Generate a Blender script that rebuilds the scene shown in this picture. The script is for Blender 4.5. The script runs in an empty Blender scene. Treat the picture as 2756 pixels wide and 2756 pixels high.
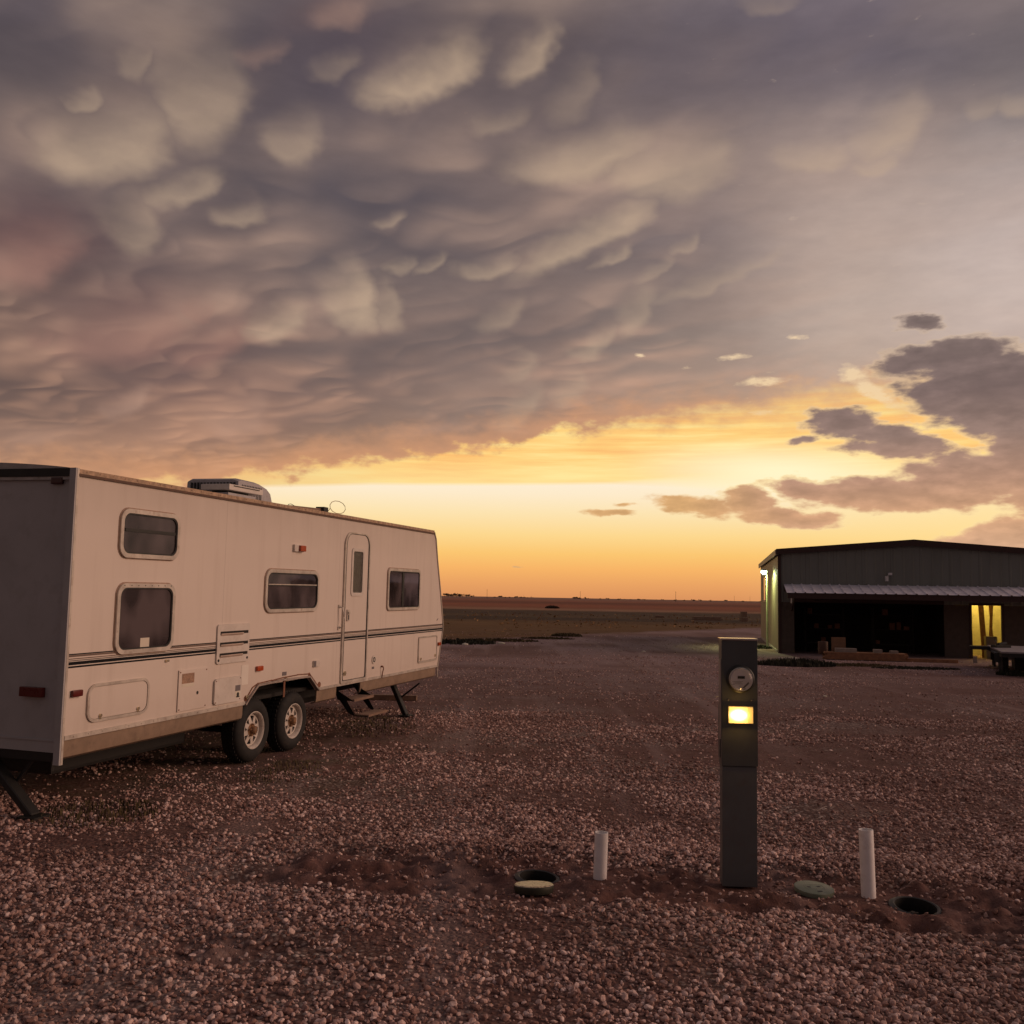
import bpy, bmesh, math, random
import numpy as np
from mathutils import Vector, Matrix, noise as mnoise

scene = bpy.context.scene
R = math.radians

# ------------------------------------------------------------------ camera
CAM_H = 1.75
cam_data = bpy.data.cameras.new("camera")
cam = bpy.data.objects.new("camera", cam_data)
scene.collection.objects.link(cam)
PITCH = math.atan((1606.3 - 1378) / 2600.0); ROLL = math.atan(0.0174)
fwd = Vector((0, math.cos(PITCH), math.sin(PITCH)))
up0 = Vector((0, -math.sin(PITCH), math.cos(PITCH)))
r0 = Vector((1, 0, 0))
right = r0 * math.cos(ROLL) + up0 * math.sin(ROLL)
up = up0 * math.cos(ROLL) - r0 * math.sin(ROLL)
cam.matrix_world = Matrix.Translation((0, 0, CAM_H)) @ Matrix((right, up, -fwd)).transposed().to_4x4()
cam_data.sensor_width = 36.0
cam_data.lens = 36.0 * 2600.0 / 2756.0
cam_data.clip_start = 0.05
cam_data.clip_end = 20000
scene.camera = cam
scene.render.resolution_x = scene.render.resolution_y = 1024

scene.view_settings.view_transform = 'Standard'
scene.view_settings.look = 'None'
scene.view_settings.exposure = 0.0
scene.view_settings.gamma = 1.0
scene.cycles.max_bounces = 5
scene.cycles.diffuse_bounces = 2
scene.cycles.glossy_bounces = 3
scene.cycles.transmission_bounces = 4
scene.cycles.sample_clamp_indirect = 4.0
scene.cycles.use_denoising = True

# ------------------------------------------------------------------ node helper
class NT:
    """small helper that builds shader node graphs"""
    def __init__(self, tree):
        self.t = tree
    def n(self, typ, ins=None, **props):
        nd = self.t.nodes.new(typ)
        for k, v in props.items():
            setattr(nd, k, v)
        for k, v in (ins or {}).items():
            s = nd.inputs[k]
            if isinstance(v, bpy.types.NodeSocket):
                self.t.links.new(v, s)
            else:
                if isinstance(v, (tuple, list)) and s.type == 'RGBA' and len(v) == 3:
                    v = tuple(v) + (1.0,)
                s.default_value = v
        return nd
    def m(self, op, a, b=0.0, c=0.0, clamp=False):
        return self.n('ShaderNodeMath', {0: a, 1: b, 2: c}, operation=op, use_clamp=clamp).outputs[0]
    def vm(self, op, a, b=(0, 0, 0), out=0):
        return self.n('ShaderNodeVectorMath', {0: a, 1: b}, operation=op).outputs[out]
    def mapr(self, v, a, b, c=0.0, d=1.0, mode='LINEAR'):
        return self.n('ShaderNodeMapRange', {'Value': v, 'From Min': a, 'From Max': b, 'To Min': c, 'To Max': d},
                      interpolation_type=mode, clamp=(mode == 'LINEAR')).outputs[0]
    def mix(self, f, a, b, blend='MIX'):
        nd = self.t.nodes.new('ShaderNodeMix'); nd.data_type = 'RGBA'; nd.blend_type = blend
        for i, v in ((0, f), (6, a), (7, b)):
            if isinstance(v, bpy.types.NodeSocket):
                self.t.links.new(v, nd.inputs[i])
            else:
                if isinstance(v, (tuple, list)) and len(v) == 3:
                    v = tuple(v) + (1.0,)
                nd.inputs[i].default_value = v
        return nd.outputs[2]
    def noise(self, vec, scale=1.0, detail=2.0, rough=0.5, out='Fac', dist=0.0, **kw):
        return self.n('ShaderNodeTexNoise', {'Vector': vec, 'Scale': scale, 'Detail': detail, 'Roughness': rough,
                                             'Distortion': dist}, **kw).outputs[out]
    def vor(self, vec, scale=1.0, out='Distance', rnd=1.0, **kw):
        return self.n('ShaderNodeTexVoronoi', {'Vector': vec, 'Scale': scale, 'Randomness': rnd}, **kw).outputs[out]
    def mapping(self, vec, loc=(0, 0, 0), rot=(0, 0, 0), sc=(1, 1, 1), typ='POINT'):
        return self.n('ShaderNodeMapping', {'Vector': vec, 'Location': loc, 'Rotation': rot, 'Scale': sc}, vector_type=typ).outputs[0]
    def ramp(self, f, stops, interp='LINEAR'):
        nd = self.t.nodes.new('ShaderNodeValToRGB'); cr = nd.color_ramp; cr.interpolation = interp
        while len(cr.elements) > 1:
            cr.elements.remove(cr.elements[-1])
        for i, (p, c) in enumerate(stops):
            e = cr.elements[0] if i == 0 else cr.elements.new(p)
            e.position = p
            if isinstance(c, (int, float)):
                c = (c, c, c)
            e.color = tuple(c) + (1.0,)
        if isinstance(f, bpy.types.NodeSocket):
            self.t.links.new(f, nd.inputs[0])
        return nd.outputs[0]
    def sep(self, v):
        return self.n('ShaderNodeSeparateXYZ', {0: v}).outputs
    def comb(self, x, y, z=0.0):
        return self.n('ShaderNodeCombineXYZ', {0: x, 1: y, 2: z}).outputs[0]

def srgb(r, g, b):
    f = lambda v: ((v / 255 + .055) / 1.055) ** 2.4 if v > 10 else v / 255 / 12.92
    return (f(r), f(g), f(b))

# ------------------------------------------------------------------ sky
# every cloud below is placed by its azimuth and elevation in degrees (azimuth 0 = +Y)
LOBES=[(-23.8, 23.48, 3.43, 1.79, 14.6, 0.85, 'y'), (-19.07, 26.6, 2.26, 2.27, 4.4, 0.7, 'y'), (-25.36, 25.54, 0.93, 0.44, 20.2, 0.55, 'y'), (-22.59, 27.78, 0.8, 0.66, 10.6, 0.35, 'y'), (-19.74, 21.75, 2.07, 0.78, 21.6, 0.7, 'y'), (-22.41, 19.64, 1.51, 1.48, 27.2, 0.5, 'y'), (-13.7, 25.17, 1.63, 1.28, 6.2, 0.5, 'y'), (-16.38, 20.82, 1.48, 0.58, 11.1, 0.55, 'y'), (-15.51, 29.17, 1.48, 0.56, 14.0, 0.4, 'p'), (-11.0, 31.54, 2.12, 0.73, 17.2, 0.55, 'p'), (-27.7, 17.1, 2.57, 1.37, 19.5, 0.9, 'k'), (-22.49, 13.85, 3.0, 1.35, 9.6, 0.75, 'k'), (-17.93, 13.91, 2.18, 1.1, 29.8, 0.8, 'k'), (-18.66, 15.58, 0.85, 0.48, 6.0, 0.5, 'k'), (-14.14, 15.38, 1.82, 0.92, 23.9, 0.6, 'y'), (-9.89, 17.15, 1.53, 1.77, 36.7, 0.95, 'y'), (-8.01, 16.85, 1.1, 1.22, 31.4, 0.55, 'y'), (-26.49, 13.36, 0.69, 0.5, 7.4, 0.5, 'k'), (-11.34, 28.94, 1.37, 0.55, 21.8, 0.35, 'y'), (-22.15, 10.15, 1.34, 0.67, 30.8, 0.7, 'p'), (-16.13, 10.21, 1.84, 1.07, 33.9, 0.45, 'p'), (-26.82, 8.13, 1.96, 0.55, 5.1, 0.4, 'p'), (-6.04, 29.08, 3.69, 1.09, 21.1, 1.0, 'y'), (-8.05, 27.98, 1.81, 0.92, 12.3, 0.7, 'y'), (0.59, 30.22, 2.12, 0.91, 32.1, 0.85, 'y'), (-1.52, 26.85, 1.78, 0.57, 8.0, 0.3, 'y'), (3.44, 25.06, 3.95, 1.22, 9.8, 0.8, 'y'), (8.97, 24.43, 3.68, 1.51, -2.6, 0.7, 'y'), (3.39, 28.29, 1.72, 1.12, 44.1, 0.3, 'y'), (3.84, 20.58, 4.29, 0.84, 24.5, 0.95, 'y'), (-2.02, 19.18, 1.81, 0.56, 8.9, 0.7, 'y'), (5.98, 19.63, 1.12, 0.36, 32.1, 0.7, 'y'), (9.98, 20.23, 1.01, 0.38, 31.1, 0.5, 'y'), (8.33, 18.8, 1.02, 0.43, 37.0, 0.4, 'y'), (-5.07, 19.28, 1.03, 0.37, 20.8, 0.5, 'y'), (-6.85, 18.94, 0.94, 0.41, 21.4, 0.5, 'y'), (-7.93, 21.33, 0.94, 0.4, 17.0, 0.5, 'y'), (-0.84, 16.38, 1.51, 0.77, 29.6, 0.4, 'y'), (4.58, 14.87, 1.4, 0.65, 28.9, 0.55, 'y'), (7.23, 16.6, 1.37, 0.72, 37.9, 0.5, 'y'), (17.61, 24.56, 2.07, 0.72, -1.5, 0.55, 'y'), (21.89, 25.23, 2.04, 1.21, 21.0, 0.6, 'y'), (20.87, 23.63, 1.31, 0.52, -2.4, 0.45, 'y'), (28.31, 25.32, 0.91, 0.62, -10.9, 0.5, 'y'), (26.77, 25.52, 0.76, 0.54, -0.8, 0.35, 'y'), (11.83, 18.32, 4.02, 0.46, 18.5, 0.4, 'y'), (14.92, 32.08, 1.74, 0.54, -6.1, 0.3, 'y'), (0.35, 13.23, 1.05, 0.88, 49.9, 0.4, 'y'), (0.27, 11.13, 1.6, 0.77, 30.3, 0.45, 'y'), (3.16, 12.14, 1.19, 0.77, 34.7, 0.4, 'y'), (-5.6, 9.89, 1.88, 0.54, 16.7, 0.4, 'p')]
SOFT=[(-21.65, 23.72, 5.93, 3.57, 27.0, 0.7, 'y'), (-6.39, 29.34, 5.39, 2.04, 19.6, 0.4, 'y'), (5.59, 25.61, 7.71, 2.31, -1.4, 0.6, 'y'), (16.77, 23.98, 8.93, 2.3, 1.7, 0.7, 'y'), (23.85, 25.31, 4.78, 1.89, 12.3, 0.45, 'y'), (2.02, 20.89, 8.42, 2.09, 23.1, 0.5, 'y'), (-10.23, 17.33, 3.72, 2.69, 32.0, 0.6, 'y'), (-1.99, 17.93, 9.47, 2.3, 6.1, 0.3, 'y'), (-22.71, 14.32, 6.74, 2.37, 6.7, 0.65, 'k'), (-28.11, 17.96, 4.3, 2.58, 9.9, 0.7, 'k'), (2.6, 12.02, 11.59, 2.82, 8.2, 0.45, 'y'), (-14.9, 10.72, 8.99, 2.32, 3.8, 0.4, 'k'), (-20.09, 20.74, 4.34, 2.06, 30.8, 0.5, 'y'), (14.62, 17.66, 6.88, 2.27, 11.2, 0.35, 'y'), (0.46, 30.85, 3.56, 2.44, 33.7, 0.3, 'y'), (-13.36, 24.83, 3.27, 2.46, 6.0, 0.3, 'y'), (-11.45, 31.58, 4.26, 1.2, 13.6, 0.3, 'k')]
DARK=[(24.34, 13.34, 3.52, 0.83, 3.7, 1), (26.86, 11.37, 4.47, 1.85, -4.5, 1.15), (26.12, 10.44, 3.18, 1.33, -30.3, 1.0), (28.35, 7.76, 2.24, 2.71, -3.0, 1.1), (19.27, 10.01, 2.4, 0.74, -8.6, 1), (22.18, 8.96, 2.9, 0.72, -17.3, 1), (21.21, 8.49, 2.72, 0.49, -6.4, 0.8), (16.84, 9.26, 1.02, 0.29, 6.5, 0.8), (21.56, 5.98, 5.56, 0.94, -2.4, 1.05), (17.22, 6.35, 2.63, 0.55, -7.2, 0.9), (25.68, 6.9, 3.79, 1.19, -2.2, 1), (13.72, 5.82, 1.46, 0.77, -0.4, 1.0), (10.76, 5.46, 2.67, 0.61, -8.1, 0.95), (15.99, 4.8, 3.27, 0.55, -6.6, 1.0), (23.25, 15.2, 1.61, 0.51, -1.1, 0.8), (5.78, 5.09, 2.08, 0.2, -3.5, 0.65), (7.08, 5.5, 1.09, 0.2, 0.3, 0.6), (9.04, 6.05, 1.08, 0.2, -4.0, 0.5), (0.54, 1.83, 0.55, 0.09, 3.0, 0.5), (27.02, 3.51, 4.06, 1.21, 10.5, 0.85)]
WISP=[(16.58, 14.99, 0.91, 0.18, -3.3, 0.8), (13.01, 13.98, 1.59, 0.23, 3.8, 0.7), (14.69, 12.55, 1.98, 0.27, 3.8, 0.8), (7.64, 14.2, 0.53, 0.15, -0.9, 0.8), (9.88, 13.44, 0.65, 0.15, -1.3, 0.4), (19.5, 12.67, 1.41, 0.5, -18.5, 0.8), (14.79, 10.91, 1.25, 0.21, 3.2, 0.5), (20.87, 11.57, 2.21, 0.44, -31.6, 0.9)]
GRID=[(-28.52, [(6.26, (0.4851, 0.2705, 0.162)), (7.81, (0.3515, 0.2051, 0.1384)), (9.35, (0.2542, 0.1559, 0.1119)), (11.27, (0.162, 0.1022, 0.0802)), (15.06, (0.1144, 0.0762, 0.0648)), (18.75, (0.162, 0.0931, 0.0802)), (22.32, (0.0931, 0.0782, 0.0931)), (25.75, (0.0802, 0.0685, 0.0762)), (29.02, (0.0723, 0.0612, 0.0762))]), (-19.96, [(6.85, (0.6105, 0.314, 0.162)), (8.5, (0.4125, 0.2384, 0.1559)), (10.15, (0.305, 0.1812, 0.1329)), (12.2, (0.2016, 0.1221, 0.1022)), (16.23, (0.162, 0.107, 0.0976)), (20.14, (0.1329, 0.1022, 0.1022)), (23.91, (0.15, 0.117, 0.1119)), (27.51, (0.1274, 0.0976, 0.1022)), (30.92, (0.0887, 0.0762, 0.0844))]), (-10.37, [(7.33, (0.6795, 0.3419, 0.162)), (9.06, (0.4678, 0.2789, 0.1746)), (10.78, (0.314, 0.2086, 0.1559)), (12.91, (0.2232, 0.1559, 0.1329)), (17.11, (0.1746, 0.1384, 0.1274)), (21.18, (0.1195, 0.0999, 0.1095)), (25.08, (0.1195, 0.0999, 0.1095)), (28.8, (0.107, 0.0844, 0.1022)), (32.32, (0.1119, 0.0844, 0.0887))]), (-0.19, [(7.62, (0.6795, 0.3515, 0.1812)), (9.37, (0.5149, 0.305, 0.1878)), (11.12, (0.3515, 0.2542, 0.2016)), (13.29, (0.2542, 0.1878, 0.162)), (17.55, (0.1878, 0.147, 0.1356)), (21.67, (0.1356, 0.1119, 0.1195)), (25.63, (0.1441, 0.1144, 0.1195)), (29.39, (0.1274, 0.1022, 0.107)), (32.94, (0.1221, 0.0931, 0.0931))]), (10.1, [(7.67, (0.7913, 0.402, 0.1812)), (9.4, (0.7529, 0.3916, 0.1812)), (11.12, (0.5029, 0.3325, 0.2232)), (13.26, (0.3515, 0.2705, 0.2232)), (17.46, (0.2542, 0.1946, 0.1683)), (21.53, (0.2159, 0.1714, 0.1714)), (25.44, (0.2159, 0.1714, 0.159)), (29.16, (0.107, 0.0887, 0.1119)), (32.67, (0.1274, 0.107, 0.1221))]), (19.73, [(7.51, (0.8714, 0.5457, 0.2423)), (9.17, (0.8308, 0.5149, 0.2423)), (10.82, (0.6105, 0.402, 0.2423)), (12.86, (0.4793, 0.3663, 0.2961)), (16.89, (0.5029, 0.402, 0.3419)), (20.81, (0.4342, 0.3419, 0.2961)), (24.58, (0.3712, 0.2874, 0.2502)), (28.18, (0.1221, 0.1022, 0.1221)), (31.6, (0.107, 0.0908, 0.117))]), (28.27, [(7.19, (0.6795, 0.402, 0.2232)), (8.75, (0.6105, 0.3763, 0.2232)), (10.29, (0.5149, 0.3278, 0.2232)), (12.22, (0.491, 0.3763, 0.314)), (16.01, (0.5906, 0.491, 0.4397)), (19.7, (0.5149, 0.4179, 0.3763)), (23.28, (0.314, 0.2623, 0.2462)), (26.71, (0.15, 0.1248, 0.1301)), (29.98, (0.1384, 0.1144, 0.1221))])]
DECK_EDGE=[(-28.08, 5.48), (-22.67, 6.04), (-17.79, 6.2), (-14.74, 6.63), (-8.39, 7.83), (-1.8, 8.79), (2.63, 9.74), (7.05, 10.25), (13.53, 10.62), (19.68, 11.23), (28.2, 11.26)]
LINE=[(-28.06, 5.13), (-17.78, 5.9), (-8.35, 6.48), (2.67, 6.73), (9.25, 6.87), (28.07, 6.61)]
LOW=[(0.03, (0.7011, 0.2874, 0.107)), (0.82, (0.807, 0.3515, 0.117)), (1.7, (0.9216, 0.4452, 0.1274)), (2.58, (0.956, 0.552, 0.1559)), (3.68, (0.9734, 0.6724, 0.2623)), (5.0, (0.9734, 0.7605, 0.4287)), (6.1, (0.9823, 0.8148, 0.5776)), (6.76, (0.9823, 0.8388, 0.6308))]
SUN_AZ, SUN_EL = 88.0, 19.0
world = bpy.data.worlds.new("World")
scene.world = world
world.use_nodes = True
wt = world.node_tree
for nd in list(wt.nodes):
    wt.nodes.remove(nd)
w = NT(wt)
wout = w.n('ShaderNodeOutputWorld')
bg = w.n('ShaderNodeBackground')
wt.links.new(bg.outputs[0], wout.inputs[0])
D = w.n('ShaderNodeTexCoord').outputs['Generated']
dx, dy, dz = w.sep(D)
az = w.m('MULTIPLY', w.m('ARCTAN2', dx, dy), 180 / math.pi)
el = w.m('MULTIPLY', w.m('ARCSINE', dz), 180 / math.pi)
P = w.comb(az, el, 0.0)
# warps (smooth noise over direction)
nzA = w.noise(w.mapping(P, sc=(.16, .30, 1)), 1.0, 2.0, .5, 'Color')
warpA = w.vm('MULTIPLY', w.vm('SUBTRACT', nzA, (.5, .5, .5)), (3.4, 2.2, 0))
nzB = w.noise(w.mapping(P, loc=(7, 3, 0), sc=(.34, .8, 1)), 1.0, 5.0, .6, 'Color')
warpB = w.vm('MULTIPLY', w.vm('SUBTRACT', nzB, (.5, .5, .5)), (2.4, 1.0, 0))
nzC = w.noise(w.mapping(P, loc=(1, 9, 0), sc=(.8, 1.1, 1)), 1.0, 2.0, .42, 'Color')
warpC = w.vm('MULTIPLY', w.vm('SUBTRACT', nzC, (.5, .5, .5)), (.75, .6, 0))
PA = w.vm('ADD', w.vm('ADD', P, warpA), warpC)      # for the broad colours
PL = w.vm('ADD', w.vm('ADD', P, w.vm('MULTIPLY', warpA, (.62, .62, 0))), w.vm('MULTIPLY', warpC, (1.5, 1.2, 0)))   # for the pouches
PD = w.vm('ADD', P, warpB)                         # for ragged clouds
axw, elw, _ = w.sep(PA)

def column_ramp(stops):
    return w.ramp(ramp_t, [(p / 60.0, c) for p, c in stops], 'B_SPLINE')
ramp_t = w.m('MULTIPLY', elw, 1 / 60.0, clamp=True)
K = lambda s, f: [(p, tuple(v * k for v, k in zip(c, f))) for p, c in s]
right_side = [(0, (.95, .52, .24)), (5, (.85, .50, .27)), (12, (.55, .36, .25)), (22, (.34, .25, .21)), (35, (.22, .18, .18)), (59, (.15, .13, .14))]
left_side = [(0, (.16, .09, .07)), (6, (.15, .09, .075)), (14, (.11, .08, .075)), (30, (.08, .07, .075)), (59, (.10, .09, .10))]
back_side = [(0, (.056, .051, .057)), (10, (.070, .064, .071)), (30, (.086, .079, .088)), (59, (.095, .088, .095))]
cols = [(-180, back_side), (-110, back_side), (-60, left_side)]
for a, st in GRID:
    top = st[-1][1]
    cols.append((a, st + [(59.0, tuple(.5 * t + .5 * m for t, m in zip(top, (.58, .46, .46))))]))  # overhead sky out of view, brightened to light the ground
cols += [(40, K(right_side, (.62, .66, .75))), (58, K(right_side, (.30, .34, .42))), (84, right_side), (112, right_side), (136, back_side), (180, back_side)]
deck = None
prev = None
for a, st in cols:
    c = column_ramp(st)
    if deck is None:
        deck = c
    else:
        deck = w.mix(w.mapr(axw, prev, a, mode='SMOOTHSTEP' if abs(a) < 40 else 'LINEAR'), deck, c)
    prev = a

# broad soft areas where the deck catches the light
sacc = {'y': 0.0, 'k': 0.0}
PS = w.vm('ADD', P, w.vm('MULTIPLY', warpA, (1.3, 1.2, 0)))
for (a, e, ra, re_, rot, amp, cl) in SOFT:
    l = w.mapping(PS, loc=(a, e, 0), rot=(0, 0, R(rot)), sc=(ra * 1.25, re_ * 1.3, 1), typ='TEXTURE')
    g = w.n('ShaderNodeTexGradient', {0: l}, gradient_type='SPHERICAL').outputs[1]
    sacc[cl] = w.m('MAXIMUM', w.mapr(g, 0.0, .95, 0, amp * .52, 'SMOOTHSTEP'), sacc[cl])
deck = w.mix(sacc['k'], deck, srgb(150, 110, 100))
deck = w.mix(sacc['y'], deck, srgb(172, 148, 134))

# procedural mammatus relief on the cloud plane
zz = w.m('ADD', w.m('MAXIMUM', dz, 0.0), 0.10)
q = w.comb(w.m('DIVIDE', dx, zz), w.m('DIVIDE', dy, zz), 0.0)
qw = w.vm('ADD', q, w.vm('MULTIPLY', w.vm('SUBTRACT', w.noise(q, 2.2, 2.0, .5, 'Color'), (.5, .5, .5)), (.40, .40, 0)))
def lobes_layer(scale, rot, sx, seed, edge_lo=0.0, edge_hi=.55):
    v = w.mapping(w.mapping(qw, rot=(0, 0, rot)), loc=(seed, seed * .7, 0), sc=(scale * sx, scale, 1))
    nd = w.n('ShaderNodeTexVoronoi', {'Vector': v, 'Scale': 1.0, 'Smoothness': .34}, voronoi_dimensions='2D', feature='SMOOTH_F1')
    rel = w.vm('SUBTRACT', v, nd.outputs['Position'])
    dd = w.vm('DOT_PRODUCT', rel, (.45, -.85, 0), out=1)
    s = w.mapr(dd, -.65, .30, 1.0, 0.0, 'SMOOTHSTEP')
    return w.m('MULTIPLY', s, w.mapr(nd.outputs['Distance'], .75, .15, 0, 1, 'SMOOTHSTEP'))
huge = lobes_layer(1.7, R(40), .62, 3.1)
big = lobes_layer(3.9, R(44), .60, 5.7)
small = lobes_layer(8.2, R(48), .66, 8.3)
lobe_gate = w.mapr(w.noise(w.mapping(P, loc=(3, 1, 0), sc=(.10, .16, 1)), 1.0, 2.0), .38, .62, 0, 1, 'SMOOTHSTEP')
relief = w.m('ADD', w.m('ADD', w.m('MULTIPLY', huge, w.mapr(el, 20, 32, .40, .18)), w.m('MULTIPLY', big, w.mapr(el, 8, 18, .34, .46))), w.m('MULTIPLY', small, w.mapr(el, 28, 14, .14, .34)))
relief = w.m('MULTIPLY', relief, w.m('MULTIPLY_ADD', lobe_gate, .65, .35))
# fade on the smooth veil to the right and near the horizon
relief = w.m('MULTIPLY', relief, w.mapr(az, 6, 22, 1, .28, 'SMOOTHSTEP'))
lit_col = w.ramp(w.m('MULTIPLY', el, 1 / 35.0, clamp=True),
                 [(0, srgb(250, 190, 130)), (.25, srgb(232, 176, 140)), (.5, srgb(200, 166, 144)), (1, srgb(194, 168, 146))])
deck = w.mix(w.mapr(az, 2, 18, .36, .0), deck, (.062, .047, .056))
deck = w.mix(w.m('MULTIPLY', relief, 1.0), deck, lit_col)
# fine mottling so that no part is perfectly smooth
mot = w.noise(w.mapping(P, loc=(5, 5, 0), rot=(0, 0, R(20)), sc=(.45, 1.3, 1)), 1.0, 4.0, .55)
deck = w.mix(1.0, deck, w.ramp(w.mapr(mot, .25, .75), [(0, (.95, .92, .92)), (1, (1.08, 1.045, 1.035))]), 'MULTIPLY')

# single pouches that hang low enough to catch the light
acc = {'y': 0.0, 'p': 0.0, 'k': 0.0}
for i_l, (a, e, ra, re_, rot, amp, cl) in enumerate(LOBES):
    if i_l % 8 == 7:      # ties the next pouches to the ones before, so that the shader stays small
        PL = w.n('ShaderNodeVectorMath', {0: w.comb(acc['y'], acc['p'], acc['k']), 1: (1e-7, 1e-7, 1e-7), 2: PL}, operation='MULTIPLY_ADD').outputs[0]
    up_ = .55 * re_
    l = w.mapping(PL, loc=(a - up_ * math.sin(R(rot)), e + up_ * math.cos(R(rot)), 0), rot=(0, 0, R(rot)), sc=(ra * 1.4, re_ * 2.0, 1), typ='TEXTURE')
    g = w.n('ShaderNodeTexGradient', {0: l}, gradient_type='SPHERICAL').outputs[1]
    body = w.mapr(g, 0.0, .46, 0, amp * .79, 'SMOOTHSTEP')
    grad = w.mapr(w.vm('DOT_PRODUCT', l, (.12, -1.0, 0), out=1), -.55, .66, 0, 1, 'SMOOTHSTEP')
    v = w.m('MULTIPLY', body, grad)
    acc[cl] = w.m('MAXIMUM', v, acc[cl])
tex = w.m('ADD', w.m('MULTIPLY_ADD', w.noise(w.mapping(PL, sc=(.5, 1.1, 1)), 1.0, 3.0, .5), .5, .50), w.m('MULTIPLY', big, .42))
for cl, colr in (('k', srgb(160, 118, 104)), ('p', srgb(182, 144, 124)), ('y', srgb(200, 172, 144))):
    deck = w.mix(w.m('MULTIPLY', acc[cl], tex, clamp=True), deck, colr)

# the clear strip under the cloud deck
low = w.ramp(w.m('MULTIPLY', el, .1, clamp=True), [(p / 10.0, c) for p, c in LOW])
low = w.mix(w.mapr(az, 12, 28, 0, .55, 'SMOOTHSTEP'), low, srgb(255, 222, 150))
low = w.mix(w.mapr(az, 33, 46, 0, 1), low, (.20, .135, .11))
low = w.mix(w.mapr(az, 62, 84, 0, 1), low, (.85, .46, .24))
low = w.mix(w.mapr(az, 108, 140, 0, 1), low, (.05, .042, .045))
low = w.mix(w.mapr(az, -22, -100, 0, 1), low, (.10, .07, .06))
def edge_ramp(table):
    pts = [((a + 30.0) / 60.0, e / 20.0) for a, e in table]
    return w.m('MULTIPLY', w.ramp(w.m('MULTIPLY_ADD', az, 1 / 60.0, .5, clamp=True), pts), 20.0)
# sunlit band: its lower rim is a clean line, its upper rim is torn
band_n = w.noise(w.mapping(P, loc=(2, 2, 0), sc=(.12, 1.7, 1)), 1.0, 5.0, .55)
band = w.ramp(w.mapr(band_n, .34, .68), [(0, srgb(252, 190, 112)), (.45, srgb(255, 208, 124)), (1, srgb(255, 229, 150))])
eline = edge_ramp(LINE)
rise = w.m('SUBTRACT', el, eline)
band = w.mix(w.mapr(rise, 0, 1.6, .55, 0), band, srgb(255, 232, 160))
band = w.mix(w.mapr(az, -6, -26, 0, .75), band, srgb(214, 150, 106))
band = w.mix(w.mapr(az, 33, 46, 0, 1), band, (.22, .15, .125))
band = w.mix(w.mapr(az, 62, 84, 0, 1), band, (.80, .45, .26))
band = w.mix(w.mapr(az, 108, 140, 0, 1), band, (.05, .042, .045))
line_soft = w.mapr(az, 6, 16, .24, 1.5)
below = w.m('DIVIDE', w.m('ADD', rise, w.m('MULTIPLY', line_soft, .5)), line_soft, clamp=True)
skycol = w.mix(below, low, band)
edge = edge_ramp(DECK_EDGE)
tear = w.m('MULTIPLY', w.m('SUBTRACT', w.noise(w.mapping(P, loc=(4, 6, 0), rot=(0, 0, R(25)), sc=(.5, .9, 1)), 1.0, 5.0, .55), .5), 3.2)
up_e = w.m('ADD', w.m('SUBTRACT', el, edge), tear)
ed_soft = w.mapr(az, 4, 18, .7, 3.2)
above = w.mapr(w.m('DIVIDE', up_e, ed_soft), -.5, .6, 0, 1, 'SMOOTHSTEP')
deck = w.mix(w.mapr(up_e, 2.4, 0, 0, .55, 'SMOOTHSTEP'), deck, srgb(222, 158, 112))
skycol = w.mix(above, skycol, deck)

# glow round the place where the sun went down
gl = w.mapping(P, loc=(15.5, 7.4, 0), rot=(0, 0, R(-3)), sc=(11.0, 2.2, 1), typ='TEXTURE')
glow = w.n('ShaderNodeTexGradient', {0: gl}, gradient_type='SPHERICAL').outputs[1]
skycol = w.mix(w.mapr(glow, 0, 1.0, 0, .9, 'SMOOTHSTEP'), skycol, (1.0, .93, .60))

# small pale wisps
wc = None
for (a, e, ra, re_, rot, amp) in WISP:
    l = w.mapping(PD, loc=(a, e, 0), rot=(0, 0, R(rot)), sc=(ra, re_ * 1.4, 1), typ='TEXTURE')
    g = w.n('ShaderNodeTexGradient', {0: l}, gradient_type='SPHERICAL').outputs[1]
    v = w.m('MULTIPLY', g, amp)
    wc = v if wc is None else w.m('MAXIMUM', wc, v)
wn = w.noise(w.mapping(P, sc=(1.6, 3.4, 1)), 1.0, 4.0, .6)
wv = w.mapr(w.m('MULTIPLY', wc, w.m('MULTIPLY', wn, 2.0)), .18, .6, 0, .85)
skycol = w.mix(wv, skycol, w.ramp(w.m('MULTIPLY', el, 1 / 20.0, clamp=True), [(0, srgb(255, 220, 150)), (1, srgb(232, 204, 176))]))

# dark ragged clouds in the west
dc = None
PD = w.n('ShaderNodeVectorMath', {0: w.comb(acc['y'], wv, 0), 1: (1e-7, 1e-7, 1e-7), 2: PD}, operation='MULTIPLY_ADD').outputs[0]
for (a, e, ra, re_, rot, amp) in DARK:
    l = w.mapping(PD, loc=(a, e, 0), rot=(0, 0, R(rot)), sc=(ra * 1.5, re_ * 1.6, 1), typ='TEXTURE')
    g = w.n('ShaderNodeTexGradient', {0: l}, gradient_type='SPHERICAL').outputs[1]
    v = w.m('MULTIPLY', g, amp)
    dc = v if dc is None else w.m('SMOOTH_MAX', dc, v, .12)
dn = w.noise(w.mapping(P, loc=(9, 2, 0), sc=(.7, 1.7, 1)), 1.0, 5.0, .52)
dfield = w.m('ADD', dc, w.m('MULTIPLY', w.m('SUBTRACT', dn, .5), .72))
dmask = w.mapr(dfield, .23, .50, 0, 1, 'SMOOTHSTEP')
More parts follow.
